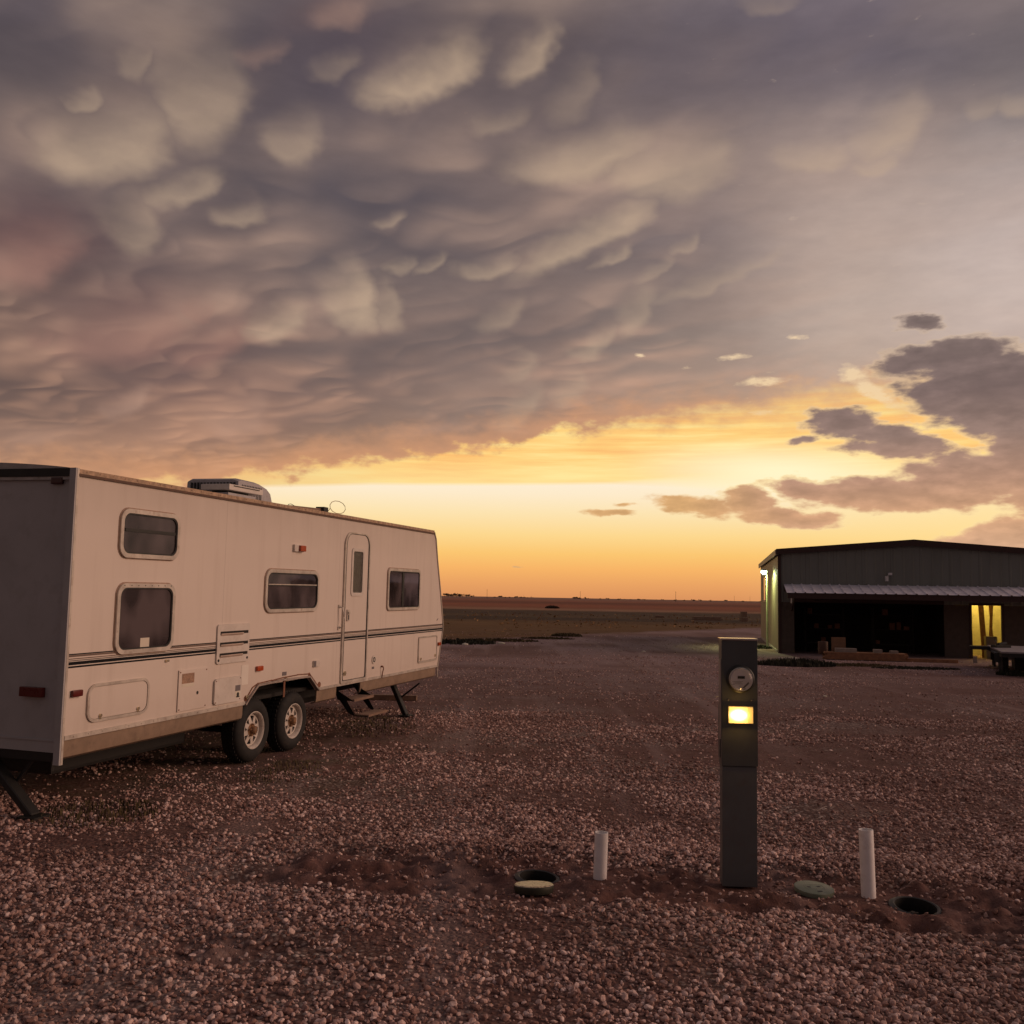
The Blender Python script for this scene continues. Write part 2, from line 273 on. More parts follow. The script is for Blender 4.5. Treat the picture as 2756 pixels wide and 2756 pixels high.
rim = w.m('MULTIPLY', w.mapr(dfield, .20, .31, 0, 1, 'SMOOTHSTEP'), w.m('MULTIPLY', w.mapr(el, 3.5, 7, .12, .75), w.mapr(el, 15, 10, .55, 1.0)))
skycol = w.mix(w.m('MULTIPLY', rim, w.mapr(az, 8, 13)), skycol, w.ramp(w.m('MULTIPLY', el, 1 / 20.0, clamp=True), [(.2, srgb(255, 232, 175)), (.45, srgb(255, 214, 150)), (.8, srgb(205, 180, 160))]))
dcol = w.ramp(w.m('MULTIPLY', el, 1 / 20.0, clamp=True),
              [(.12, srgb(222, 176, 142)), (.24, srgb(208, 158, 120)), (.34, srgb(186, 143, 118)), (.46, srgb(150, 122, 110)), (.58, srgb(126, 104, 98)), (.8, srgb(124, 106, 100))])
dcol = w.mix(w.mapr(az, 16, 10), dcol, srgb(214, 166, 112))
thick = w.m('ADD', w.mapr(w.m('ADD', dfield, w.m('MULTIPLY', mot, .35)), .42, 1.0, 1.16, .90), w.m('MULTIPLY', w.m('SUBTRACT', dn, .5), -.5))
dcol = w.mix(1.0, dcol, w.comb(thick, thick, thick), 'MULTIPLY')
skycol = w.mix(dmask, skycol, dcol)

# a trace of physical twilight behind the clouds
nish = w.n('ShaderNodeTexSky', sky_type='NISHITA')
nish.sun_disc = False
nish.sun_elevation = R(SUN_EL)
nish.sun_rotation = R(SUN_AZ)
tw = w.mix(1.0, nish.outputs[0], (.003, .003, .003), 'MULTIPLY')
final = w.mix(1.0, skycol, tw, 'ADD')
# the ground half of the sphere
final = w.mix(w.mapr(el, -.6, -.05), (.05, .035, .03), final)
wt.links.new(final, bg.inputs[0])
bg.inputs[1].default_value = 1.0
world.cycles.sampling_method = 'MANUAL'
world.cycles.sample_map_resolution = 512

# ------------------------------------------------------------------ sun: the afterglow low on the right
sd = bpy.data.lights.new("sun", 'SUN')
sd.energy = 1.32
sd.angle = R(32)
sd.color = (1.0, .63, .45)
sun = bpy.data.objects.new("sun", sd)
scene.collection.objects.link(sun)
sdir = Vector((math.sin(R(SUN_AZ)) * math.cos(R(SUN_EL)), math.cos(R(SUN_AZ)) * math.cos(R(SUN_EL)), math.sin(R(SUN_EL))))
sun.rotation_euler = (-sdir).to_track_quat('-Z', 'Y').to_euler()
sun.location = sdir * 50

# ------------------------------------------------------------------ helpers for objects
def link(o, parent=None):
    scene.collection.objects.link(o)
    if parent is not None:
        o.parent = parent
    return o

def tag(o, label=None, cat=None, group=None, kind=None):
    if label: o['label'] = label
    if cat: o['category'] = cat
    if group: o['group'] = group
    if kind: o['kind'] = kind
    return o

def empty(name, loc=(0, 0, 0), rotz=0.0, label=None, cat=None, group=None):
    o = bpy.data.objects.new(name, None)
    o.empty_display_size = .2
    link(o)
    o.location = loc
    o.rotation_euler = (0, 0, rotz)
    return tag(o, label, cat, group)

class MB:
    """collects shapes and links them as one mesh object"""
    def __init__(self):
        self.bm = bmesh.new()
    def poly_prism(self, pts, axis, a, b):
        """pts in the two remaining axes (in order), extruded along axis from a to b"""
        def P(u, v, t):
            if axis == 'y': return (u, t, v)
            if axis == 'x': return (t, u, v)
            return (u, v, t)
        lo = [self.bm.verts.new(P(u, v, a)) for u, v in pts]
        hi = [self.bm.verts.new(P(u, v, b)) for u, v in pts]
        n = len(pts)
        self.bm.faces.new(lo); self.bm.faces.new(hi[::-1])
        for i in range(n):
            self.bm.faces.new((lo[i], hi[i], hi[(i + 1) % n], lo[(i + 1) % n]))
        return self
    def box(self, x0, x1, y0, y1, z0, z1, bev=0.0):
        m = bmesh.ops.create_cube(self.bm, size=1.0)
        vs = m['verts']
        bmesh.ops.scale(self.bm, vec=(abs(x1 - x0), abs(y1 - y0), abs(z1 - z0)), verts=vs)
        bmesh.ops.translate(self.bm, vec=((x0 + x1) / 2, (y0 + y1) / 2, (z0 + z1) / 2), verts=vs)
        if bev > 0:
            es = list({e for v in vs for e in v.link_edges})
            bmesh.ops.bevel(self.bm, geom=es, offset=bev, segments=2, affect='EDGES', profile=.7)
        return self
    def bar(self, p, q, wdt, hgt, roll=0.0, bev=0.0):
        p = Vector(p); q = Vector(q); d = q - p; L = d.length
        m = bmesh.ops.create_cube(self.bm, size=1.0); vs = m['verts']
        bmesh.ops.scale(self.bm, vec=(wdt, hgt, L), verts=vs)
        if bev > 0:
            es = list({e for v in vs for e in v.link_edges})
            r = bmesh.ops.bevel(self.bm, geom=es, offset=bev, segments=1, affect='EDGES')
            vs = list({v for f in r['faces'] for v in f.verts} | {v for v in vs if v.is_valid})
        M = Matrix.Translation((p + q) / 2) @ d.to_track_quat('Z', 'Y').to_matrix().to_4x4() @ Matrix.Rotation(roll, 4, 'Z')
        bmesh.ops.transform(self.bm, matrix=M, verts=vs)
        return self
    def cyl(self, p, q, r1, r2=None, seg=20, caps=True):
        p = Vector(p); q = Vector(q); d = q - p
        m = bmesh.ops.create_cone(self.bm, cap_ends=caps, segments=seg, radius1=r1, radius2=r1 if r2 is None else r2, depth=d.length)
        M = Matrix.Translation((p + q) / 2) @ d.to_track_quat('Z', 'Y').to_matrix().to_4x4()
        bmesh.ops.transform(self.bm, matrix=M, verts=m['verts'])
        return self
    def tube(self, pts, r, seg=8, closed=False):
        pts = [Vector(p) for p in pts]; rings = []
        n = len(pts)
        for i, p in enumerate(pts):
            a = pts[(i - 1) % n] if (closed or i > 0) else p
            b = pts[(i + 1) % n] if (closed or i < n - 1) else p
            d = (b - a).normalized()
            qt = d.to_track_quat('Z', 'Y')
            rr = r[i] if isinstance(r, (list, tuple)) else r
            rings.append([self.bm.verts.new(p + qt @ Vector((math.cos(t) * rr, math.sin(t) * rr, 0))) for t in [2 * math.pi * k / seg for k in range(seg)]])
        m = n if closed else n - 1
        for i in range(m):
            A, B = rings[i], rings[(i + 1) % n]
            for k in range(seg):
                self.bm.faces.new((A[k], A[(k + 1) % seg], B[(k + 1) % seg], B[k]))
        if not closed:
            self.bm.faces.new(rings[0][::-1]); self.bm.faces.new(rings[-1])
        return self
    def lathe(self, prof, M=None, seg=32):
        """prof: (radius, height) pairs round Z, then transformed by M"""
        rings = []
        M = M or Matrix.Identity(4)
        for r, h in prof:
            if r < 1e-6:
                rings.append([self.bm.verts.new(M @ Vector((0, 0, h)))])
            else:
                rings.append([self.bm.verts.new(M @ Vector((r * math.cos(2 * math.pi * k / seg), r * math.sin(2 * math.pi * k / seg), h))) for k in range(seg)])
        for A, B in zip(rings, rings[1:]):
            for k in range(seg):
                k2 = (k + 1) % seg
                if len(A) == 1 and len(B) == 1: continue
                if len(A) == 1: self.bm.faces.new((A[0], B[k2], B[k]))
                elif len(B) == 1: self.bm.faces.new((A[k], A[k2], B[0]))
                else: self.bm.faces.new((A[k], A[k2], B[k2], B[k]))
        return self
    def ring(self, outer, inner, axis, a, b):
        """flat frame between two closed outlines with the same number of points"""
        def P(u, v, t):
            if axis == 'y': return (u, t, v)
            if axis == 'x': return (t, u, v)
            return (u, v, t)
        n = len(outer)
        L = [[self.bm.verts.new(P(u, v, t)) for u, v in o] for o, t in ((outer, a), (inner, a), (outer, b), (inner, b))]
        for i in range(n):
            j = (i + 1) % n
            self.bm.faces.new((L[0][i], L[0][j], L[1][j], L[1][i]))
            self.bm.faces.new((L[2][i], L[3][i], L[3][j], L[2][j]))
            self.bm.faces.new((L[0][i], L[2][i], L[2][j], L[0][j]))
            self.bm.faces.new((L[1][i], L[1][j], L[3][j], L[3][i]))
        return self
    def build(self, name, mat, parent=None, smooth=False, loc=None, rot=None):
        bmesh.ops.recalc_face_normals(self.bm, faces=self.bm.faces[:])
        me = bpy.data.meshes.new(name)
        self.bm.to_mesh(me); self.bm.free()
        for m_ in (mat if isinstance(mat, (list, tuple)) else [mat]):
            me.materials.append(m_)
        if smooth:
            for p in me.polygons: p.use_smooth = True
            me.set_sharp_from_angle(angle=R(38))
        o = bpy.data.objects.new(name, me)
        link(o, parent)
        if loc: o.location = loc
        if rot: o.rotation_euler = rot
        return o

def rrect(x0, x1, z0, z1, r, seg=6, rt=None):
    """rounded rectangle outline; rt = radius of the two upper corners"""
    rt = r if rt is None else rt
    pts = []
    for cx, cz, a0, rr in ((x1 - r, z0 + r, -90, r), (x1 - rt, z1 - rt, 0, rt), (x0 + rt, z1 - rt, 90, rt), (x0 + r, z0 + r, 180, r)):
        for k in range(seg + 1):
            a = R(a0 + 90 * k / seg)
            pts.append((cx + rr * math.cos(a), cz + rr * math.sin(a)))
    return pts

# ------------------------------------------------------------------ materials
def material(name, build):
    m = bpy.data.materials.new(name); m.use_nodes = True
    t = m.node_tree
    for nd in list(t.nodes): t.nodes.remove(nd)
    s = NT(t)
    out = s.n('ShaderNodeOutputMaterial')
    pr = s.n('ShaderNodeBsdfPrincipled')
    t.links.new(pr.outputs[0], out.inputs[0])
    build(s, pr)
    return m
def setp(s, pr, **kw):
    names = dict(col='Base Color', rough='Roughness', metal='Metallic', spec='Specular IOR Level', nrm='Normal', emit='Emission Color', es='Emission Strength', coat='Coat Weight', alpha='Alpha', trans='Transmission Weight', ior='IOR')
    for k, v in kw.items():
        i = pr.inputs[names[k]]
        if isinstance(v, bpy.types.NodeSocket): s.t.links.new(v, i)
        else:
            if isinstance(v, (tuple, list)) and len(v) == 3: v = tuple(v) + (1.0,)
            i.default_value = v
def bump(s, h, strength=.3, dist=.01):
    return s.n('ShaderNodeBump', {'Height': h, 'Strength': strength, 'Distance': dist}).outputs[0]

def simple(name, col, rough=.6, metal=0.0, spec=.5, var=.15, vscale=6.0, bmp=.0, bscale=60.0, dirt=None, damt=.4):
    """painted or plain surface with mottling, grime and slight unevenness"""
    def b(s, pr):
        co = s.n('ShaderNodeTexCoord').outputs['Object']
        n1 = s.noise(co, vscale, 4.0, .6)
        f = s.mapr(n1, .3, .7, 1 - var, 1 + var)
        c = s.mix(1.0, col, s.comb(f, f, f), 'MULTIPLY')
        if dirt:
            n2 = s.noise(co, vscale * 2.7, 6.0, .65)
            c = s.mix(s.mapr(n2, .52, .75, 0, damt), c, dirt)
        setp(s, pr, col=c, rough=s.mapr(n1, .3, .7, max(.02, rough - .08), min(1, rough + .08)), metal=metal, spec=spec)
        if bmp:
            setp(s, pr, nrm=bump(s, s.noise(co, bscale, 3.0, .6), bmp, .01))
    return material(name, b)

def siding_mat():
    def b(s, pr):
        co = s.n('ShaderNodeTexCoord').outputs['Object']
        x, y, z = s.sep(co)
        # vertical rain streaks, faint panel waviness
        st = s.noise(s.comb(s.m('MULTIPLY', x, 6.0), s.m('MULTIPLY', y, 6.0), s.m('MULTIPLY', z, .45)), 1.0, 5.0, .6)
        big = s.noise(co, .9, 3.0, .5)
        c = s.mix(s.mapr(st, .52, .78, 0, .28), (.74, .65, .585), (.42, .33, .27))
        c = s.mix(s.mapr(big, .35, .7, 0, .22), c, (.56, .50, .46))
        low = s.mapr(z, 1.0, .6, 0, .35)
        c = s.mix(s.m('MULTIPLY', low, s.noise(co, 7.0, 5.0, .65)), c, (.36, .25, .19))
        # mottled darker tone towards the roof rail
        c = s.mix(s.m('MULTIPLY', s.mapr(z, 2.2, 2.62, 0, .5), s.noise(s.comb(s.m('MULTIPLY', x, 3.0), 0, z), 1.5, 4.0)), c, (.40, .33, .28))
        seam = s.mapr(s.m('PINGPONG', s.m('ADD', x, .35), 1.22), .0, .006, 1, 0)
        c = s.mix(s.m('MULTIPLY', seam, .42), c, (.30, .24, .20))
        setp(s, pr, col=c, rough=s.mapr(st, .3, .7, .38, .55), spec=.35,
             nrm=bump(s, s.m('ADD', s.noise(co, 1.6, 2.0), s.m('MULTIPLY', s.noise(co, 55.0, 2.0), .03)), .25, .03))
    return material('fibreglass_siding', b)

def gravel_mat():
    def b(s, pr):
        rnd = s.n('ShaderNodeObjectInfo').outputs['Random']
        g = s.n('ShaderNodeNewGeometry')
        pos = g.outputs['Position']
        base = s.ramp(rnd, [(0, (.10, .062, .056)), (.22, (.22, .145, .125)), (.45, (.36, .26, .225)), (.68, (.52, .40, .35)), (.86, (.66, .54, .48)), (1, (.85, .75, .68))])
        n1 = s.noise(pos, 90.0, 4.0, .6)
        c = s.mix(1.0, s.mix(s.mapr(n1, .35, .7, 0, .5), base, (.20, .11, .085)), (1.27, 1.13, 1.16), 'MULTIPLY')
        # dust of the red soil on every stone in some areas
        n2 = s.noise(pos, .55, 3.0, .6)
        c = s.mix(s.mapr(n2, .45, .68, 0, .55), c, (.16, .085, .065))
        setp(s, pr, col=c, rough=.85, spec=.25, nrm=bump(s, n1, .35, .004))
    return material('gravel_stone', b)

def ground_mat():
    def b(s, pr):
        pos = s.n('ShaderNodeNewGeometry').outputs['Position']
        x, y, z = s.sep(pos)
        dirt = s.n('ShaderNodeAttribute', attribute_name='dirt').outputs['Fac']
        # --- red soil
        n0 = s.noise(pos, .35, 4.0, .55)
        n1 = s.noise(pos, 3.0, 6.0, .65)
        n2 = s.noise(pos, 28.0, 5.0, .7)
        soil = s.mix(s.mapr(n1, .3, .7), (.09, .040, .034), (.165, .084, .074))
        soil = s.mix(s.mapr(n2, .45, .75, 0, .5), soil, (.23, .135, .11))
        # --- fine gravel as cells
        v = s.n('ShaderNodeTexVoronoi', {'Vector': pos, 'Scale': 34.0, 'Randomness': 1.0})
        cell = s.n('ShaderNodeSeparateColor', {0: v.outputs['Color']}).outputs[0]
        st = s.ramp(cell, [(0, (.085, .052, .045)), (.35, (.20, .135, .12)), (.65, (.31, .23, .205)), (.88, (.42, .33, .30)), (1, (.66, .56, .50))])
        st = s.mix(s.mapr(v.outputs['Distance'], .30, .60, 0, .8), st, (.075, .037, .032))
        v2 = s.n('ShaderNodeTexVoronoi', {'Vector': s.mapping(pos, sc=(.9, 1.1, 1)), 'Scale': 12.0})
        cell2 = s.n('ShaderNodeSeparateColor', {0: v2.outputs['Color']}).outputs[0]
        st = s.mix(s.m('MULTIPLY', s.m('GREATER_THAN', cell2, .82), s.mapr(v2.outputs['Distance'], .32, .22)), st, (.50, .40, .36))
        far = s.mapr(y, 12.0, 26.0)
        st = s.mix(s.m('MULTIPLY', far, .72), st, s.ramp(n0, [(.3, (.29, .20, .21)), (.7, (.42, .31, .32))]))
        patch = s.mapr(s.m('ADD', n0, s.m('MULTIPLY', n1, .35)), .56, .74, 0, .85)
        c = s.mix(s.m('MAXIMUM', dirt, s.m('MULTIPLY', patch, s.mapr(y, 34, 16, .15, 1.0))), st, soil)
        # wheel tracks worn along the yard
        tr = s.noise(s.mapping(pos, rot=(0, 0, R(35)), sc=(.9, .07, 1)), 1.0, 3.0, .5)
        c = s.mix(s.mapr(tr, .53, .64, 0, .45), c, (.17, .105, .098))
        tr2 = s.noise(s.mapping(pos, loc=(4, 0, 0), rot=(0, 0, R(62)), sc=(1.6, .06, 1)), 1.0, 3.0, .5)
        c = s.mix(s.mapr(tr2, .55, .68, 0, .28), c, (.42, .32, .31))
        # --- the fields beyond the yard
        nb = s.noise(s.mapping(pos, sc=(.08, .20, 1)), 1.0, 5.0, .6)
        nf = s.noise(s.mapping(pos, sc=(.35, 1.3, 1)), 1.0, 5.0, .65)
        ly = s.m('LOGARITHM', s.m('MAXIMUM', s.m('ADD', y, s.m('MULTIPLY', s.m('SUBTRACT', nb, .5), s.m('MULTIPLY', y, .16))), 10.0), 10.0)
        t = s.mapr(ly, 1.5, 3.5)
        field = s.ramp(t, [(0, (.14, .072, .032)), (.10, (.155, .082, .036)), (.17, (.17, .092, .038)), (.205, (.062, .036, .024)), (.222, (.062, .036, .024)), (.235, (.115, .072, .040)),
                           (.27, (.075, .045, .030)), (.315, (.095, .058, .038)), (.325, (.34, .19, .12)), (.345, (.36, .18, .11)), (.37, (.27, .10, .058)),
                           (.44, (.34, .11, .06)), (.52, (.19, .062, .042)), (.62, (.34, .125, .078)), (.72, (.29, .14, .10)), (1, (.33, .19, .15))])
        field = s.mix(s.mapr(nf, .38, .66, 0, .75), field, s.mix(1.0, field, (.5, .48, .42), 'MULTIPLY'))
        nw = s.noise(s.mapping(pos, loc=(9, 4, 0), sc=(.03, .22, 1)), 1.0, 6.0, .7)
        field = s.mix(s.mapr(nw, .52, .68, 0, .6), field, s.mix(1.0, field, (1.9, 1.7, 1.5), 'MULTIPLY'))
        line = s.m('SUBTRACT', y, s.m('MULTIPLY_ADD', x, 1.45, 41.3))
        edge = s.m('ADD', line, s.m('MULTIPLY', s.m('SUBTRACT', s.noise(pos, .35, 4.0, .6), .5), 9.0))
        fm = s.mapr(edge, -1.2, 1.6)
        c = s.mix(fm, c, field)
        # green growth by the yard lamp and under the trailer
        gg = s.m('MULTIPLY', s.mapr(s.noise(pos, 2.2, 5.0, .65), .45, .62), s.mapr(s.vm('LENGTH', s.vm('SUBTRACT', s.comb(x, y, 0), (-3.4, 10.5, 0)), out=1), 4.0, 1.2))
        c = s.mix(s.m('MULTIPLY', gg, .6), c, (.05, .045, .022))
        h = s.m('ADD', s.m('MULTIPLY', s.m('SUBTRACT', 1.0, v.outputs['Distance']), s.m('SUBTRACT', 1.0, dirt)), s.m('ADD', s.m('MULTIPLY', n2, .8), s.m('MULTIPLY', n1, 1.5)))
        setp(s, pr, col=c, rough=.92, spec=.2, nrm=bump(s, h, .8, .02))
    return material('yard_ground', b)

M = {}
M['siding'] = siding_mat()
M['rearshade'] = simple('shaded_rear_fibreglass', (.42, .405, .415), .5, var=.08, vscale=2.0, dirt=(.25, .22, .20), damt=.35)  # white rear skin greyed: its shade is put into the colour
M['cream'] = simple('cream_plastic', (.66, .60, .55), .5, var=.08, dirt=(.40, .30, .24), damt=.35)
M['trimal'] = simple('aluminium_trim', (.62, .56, .50), .42, metal=.35, var=.15, dirt=(.30, .20, .15), damt=.6)
M['taupe'] = simple('taupe_skirt', (.27, .19, .135), .6, var=.18, dirt=(.15, .10, .075), damt=.6)
M['black'] = simple('black_steel', (.012, .011, .011), .6, var=.2)
M['dark'] = simple('dark_underside', (.018, .016, .015), .9, var=.2)
M['rubber'] = simple('rubber', (.013, .012, .012), .82, var=.25, dirt=(.07, .05, .04), damt=.35)
M['gasket'] = simple('window_gasket', (.02, .02, .02), .5)
M['stripe'] = simple('dark_stripe', (.008, .009, .012), .7, spec=.15)
M['stripeb'] = simple('brown_stripe', (.17, .115, .09), .6)
M['rim'] = simple('white_wheel_paint', (.60, .54, .49), .45, var=.12, vscale=12, dirt=(.22, .12, .07), damt=.6)
M['rust'] = simple('rusty_hub', (.24, .125, .06), .7, var=.35, vscale=30, dirt=(.09, .04, .02), damt=.8)
M['rustedge'] = simple('rusted_edge', (.20, .085, .05), .85, var=.4, vscale=25)
M['redlens'] = simple('red_lens', (.11, .010, .008), .3, var=.1)
M['amber'] = simple('amber_lens', (.42, .07, .02), .25, var=.1)
M['chrome'] = simple('bright_bolt', (.75, .66, .48), .25, metal=.8)
M['white'] = simple('white_paper', (.68, .62, .52), .8, var=.05)
M['sticker'] = simple('worn_sticker', (.36, .22, .15), .8, var=.4, vscale=30, dirt=(.5, .4, .33), damt=.8)
M['greydecal'] = simple('grey_decal', (.16, .14, .15), .6)
M['roofm'] = simple('rubber_roof', (.45, .42, .40), .8, dirt=(.2, .17, .14), damt=.6)
M['acgrey'] = simple('ac_plastic', (.42, .40, .42), .55, var=.1, dirt=(.2, .16, .14), damt=.5)
M['pvc'] = simple('pvc', (.88, .85, .87), .5, var=.06, dirt=(.38, .26, .22), damt=.35)
M['wood'] = simple('raw_lumber', (.30, .145, .075), .8, var=.3, vscale=9, dirt=(.16, .08, .05), damt=.5)
M['oldwood'] = simple('weathered_wood', (.22, .14, .10), .85, var=.3, vscale=9)
M['gravel'] = gravel_mat()
M['ground'] = ground_mat()

def glass_mat(name, col=(.016, .015, .016), rough=.03, wob=.02):
    def b(s, pr):
        co = s.n('ShaderNodeTexCoord').outputs['Object']
        n_ = s.noise(s.mapping(co, sc=(1.5, 1, 1.1)), 1.6, 2.0)
        col2 = s.mix(s.mapr(n_, .42, .60), tuple(v * .35 for v in col), tuple(v * 1.25 for v in col))  # blotches put dull reflections and curtains inside into the pane colour
        setp(s, pr, col=col2, rough=rough, spec=.75, coat=.5, nrm=bump(s, s.noise(co, 2.5, 2.0), wob, .05))
    return material(name, b)
M['glass'] = glass_mat('reflection_tone_glass', (.088, .070, .074))
M['glass2'] = glass_mat('grey_window_glass', (.13, .11, .13), .05)
def frosted(s, pr):
    co = s.n('ShaderNodeTexCoord').outputs['Object']
    v = s.vor(co, 70.0)
    setp(s, pr, col=(.06, .048, .035), rough=.25, spec=.6, nrm=bump(s, v, .9, .01))
M['frosted'] = material('pebbled_glass', frosted)

# ------------------------------------------------------------------ terrain
rng = np.random.default_rng(7)
def vnoise(x, y, seed=0):
    """smooth value noise on arrays"""
    xi = np.floor(x).astype(np.int64); yi = np.floor(y).astype(np.int64)
    fx = x - xi; fy = y - yi
    fx = fx * fx * (3 - 2 * fx); fy = fy * fy * (3 - 2 * fy)
    def h(a, b):
        n = (a * 374761393 + b * 668265263 + seed * 144269504) & 0xffffffff
        n = ((n ^ (n >> 13)) * 1274126177) & 0xffffffff
        return ((n ^ (n >> 16)) & 0xffff) / 65535.0
    return (h(xi, yi) * (1 - fx) + h(xi + 1, yi) * fx) * (1 - fy) + (h(xi, yi + 1) * (1 - fx) + h(xi + 1, yi + 1) * fx) * fy
def fbm(x, y, seed=0, octv=4):
    r = 0; a = .5
    for k in range(octv):
        r = r + a * vnoise(x * 2 ** k, y * 2 ** k, seed + k * 17); a *= .5
    return r
HOLES = [(0.205, 6.365), (2.43, 5.90)]
def sst(a, b, v):
    t = np.clip((v - a) / (b - a), 0, 1); return t * t * (3 - 2 * t)
def dirt_mask(x, y):
    """1 where the red soil lies bare: the trench round the service risers and some worn patches"""
    n = fbm(x * 2.3, y * 2.3, 3, 6) - .47
    xc = np.clip(x, -.45, 3.0)
    cy = 6.32 - .17 * xc                       # trench axis
    d = np.sqrt(((x - xc) / 1.1) ** 2 + ((y - cy) / .50) ** 2) + n * 1.5
    a = 1 - sst(.7, 1.35, d)
    d2 = np.sqrt(((x - .45) / .9) ** 2 + ((y - 8.9) / .55) ** 2) + n * 1.6
    b = .75 * (1 - sst(.6, 1.2, d2))
    d3 = np.sqrt(((x + 1.35) / .5) ** 2 + ((y - 4.9) / .25) ** 2) + n * 1.6
    c = .6 * (1 - sst(.5, 1.2, d3))
    w_ = fbm(x * .33 + 9, y * .55, 11)
    e = .85 * sst(.47, .60, w_) * sst(6.9, 8.0, y)
    return np.clip(np.maximum(np.maximum(a, b), np.maximum(c, e)), 0, 1)
def height(x, y):
    near = 1 - sst(20, 40, np.hypot(x, y))
    h = (fbm(x * .9, y * .9, 5) - .47) * .055 * near + (fbm(x * 6, y * 6, 8, 3) - .44) * .018 * near
    dm = dirt_mask(x, y) * (1 - sst(7.0, 7.8, y))
    h = h - sst(.15, .6, dm) * .028 + dm * (fbm(x * 7, y * 9, 21, 5) - .47) * .20
    # lip of thrown-up gravel behind the trench
    h = h + .03 * np.exp(-((y - (6.95 - .12 * x)) / .16) ** 2) * sst(-1.2, 0, x)
    # flatten under the trailer so that the tyres stand on it
    u = (x + 3.409) * .288 + (y - 7.464) * .957
    v = -(x + 3.409) * .957 + (y - 7.464) * .288
    tm = (1 - sst(.3, .9, np.abs(v - 1.2) - 1.2)) * (1 - sst(.5, 1.5, np.abs(u - 4) - 4.2))
    h = h * (1 - tm) - .004 * tm
    far = sst(45, 90, y)
    h = h + far * (fbm(x * .02, y * .03, 31, 3) - .47) * .5 * (1 - sst(300, 900, y)) - far * .1
    for hx, hy in ((.172, 6.045), (1.90, 6.125), (.603, 6.36), (2.215, 6.07), (1.456, 6.22), (.205, 6.365), (2.43, 5.90)):
        k = 1 - sst(.13, .30, np.hypot(x - hx, y - hy))
        h = h * (1 - k) - .034 * k
    for hx, hy in HOLES:
        r = np.hypot(x - hx, y - hy)
        h = np.where(r < .175, h * 0 - .038, h)
        h = np.where(r < .140, -.32, h)
    return h
def axis(dense_lo, dense_hi, step, lo, hi, grow=1.085):
    c = list(np.arange(dense_lo, dense_hi, step))
    s_ = step; v = dense_lo
    left = []
    while v > lo:
        s_ *= grow; v -= s_; left.append(v)
    s_ = step; v = c[-1]; rt_ = []
    while v < hi:
        s_ *= grow; v += s_; rt_.append(v)
    return np.array(left[::-1] + c + rt_)
gx = axis(-2.6, 3.6, .022, -7000, 7000)
gy = axis(3.6, 7.6, .022, -60, 9000)
X, Y = np.meshgrid(gx, gy)
Z = height(X, Y)
nx, ny = len(gx), len(gy)
me = bpy.data.meshes.new('ground')
co = np.stack([X, Y, Z], -1).reshape(-1, 3).astype(np.float32)
idx = np.arange(nx * ny).reshape(ny, nx)
quads = np.stack([idx[:-1, :-1], idx[:-1, 1:], idx[1:, 1:], idx[1:, :-1]], -1).reshape(-1, 4)
me.vertices.add(len(co)); me.vertices.foreach_set('co', co.ravel())
me.loops.add(quads.size); me.loops.foreach_set('vertex_index', quads.ravel().astype(np.int32))
me.polygons.add(len(quads)); me.polygons.foreach_set('loop_start', np.arange(0, quads.size, 4, dtype=np.int32))
me.polygons.foreach_set('loop_total', np.full(len(quads), 4, dtype=np.int32))
me.polygons.foreach_set('use_smooth', np.ones(len(quads), dtype=bool))
me.update()
at = me.attributes.new('dirt', 'FLOAT', 'POINT')
at.data.foreach_set('value', dirt_mask(X, Y).ravel().astype(np.float32))
me.materials.append(M['ground'])
ground = link(bpy.data.objects.new('ground', me)); tag(ground, kind='structure')

# ------------------------------------------------------------------ gravel: loose stones (one mass)
stones = bpy.data.collections.new('stone_shapes')       # only a library for the instances, not in the scene
for k in range(9):
    bm = bmesh.new()
    bmesh.ops.create_icosphere(bm, subdivisions=2 if k % 3 else 1, radius=.5)
    rs = random.Random(k)
    off = Vector((rs.uniform(0, 50), rs.uniform(0, 50), rs.uniform(0, 50)))
    sc3 = Vector((1.0, rs.uniform(.62, .95), rs.uniform(.45, .75)))
    planes = [(Vector((rs.gauss(0, 1), rs.gauss(0, 1), rs.gauss(0, 1))).normalized(), rs.uniform(.28, .42)) for _ in range(7)]
    for v in bm.verts:
        p = v.co.copy()
        for nrm, d in planes:            # chipped faces
            e = p.dot(nrm) - d
            if e > 0: p -= nrm * e
        p *= 1 + .22 * mnoise.noise(p * 2.2 + off)
        v.co = Vector((p.x * sc3.x, p.y * sc3.y, p.z * sc3.z))
    m_ = bpy.data.meshes.new('stone'); bm.to_mesh(m_); bm.free()
    if k % 3 == 0:
        pass
    m_.materials.append(M['gravel'])
    stones.objects.link(bpy.data.objects.new('stone', m_))

def scatter(y0, y1, dens, smin, smax, power, spread=.68, seedn=1):
    a = spread * (y1 * y1 - y0 * y0)
    n = int(a * dens)
    yy = np.sqrt(rng.uniform(y0 * y0, y1 * y1, n)); xx = rng.uniform(-spread, spread, n) * yy
    clump = fbm(xx * 1.1, yy * 1.5, 41) * .7 + fbm(xx * .35 + yy * .22, yy * .9 - xx * .2, 43) * .45 - .03 + .12 * (fbm(xx * 5, yy * 7, 47) - .47)
    dm = dirt_mask(xx, yy)
    keep = rng.uniform(0, 1, n) < np.clip((.10 + 3.4 * (clump - .33)), .05, 1) * (1 - .80 * dm)
    xx, yy = xx[keep], yy[keep]
    s_ = smin + (smax - smin) * rng.uniform(0, 1, len(xx)) ** power
    return xx, yy, s_
parts_ = [scatter(3.3, 6.2, 3500, .011, .047, 2.0), scatter(6.2, 9.5, 2100, .012, .047, 2.0), scatter(9.5, 15, 800, .014, .05, 1.8), scatter(15, 30, 110, .020, .050, 2.0), scatter(30, 48, 14, .025, .06, 2.0)]
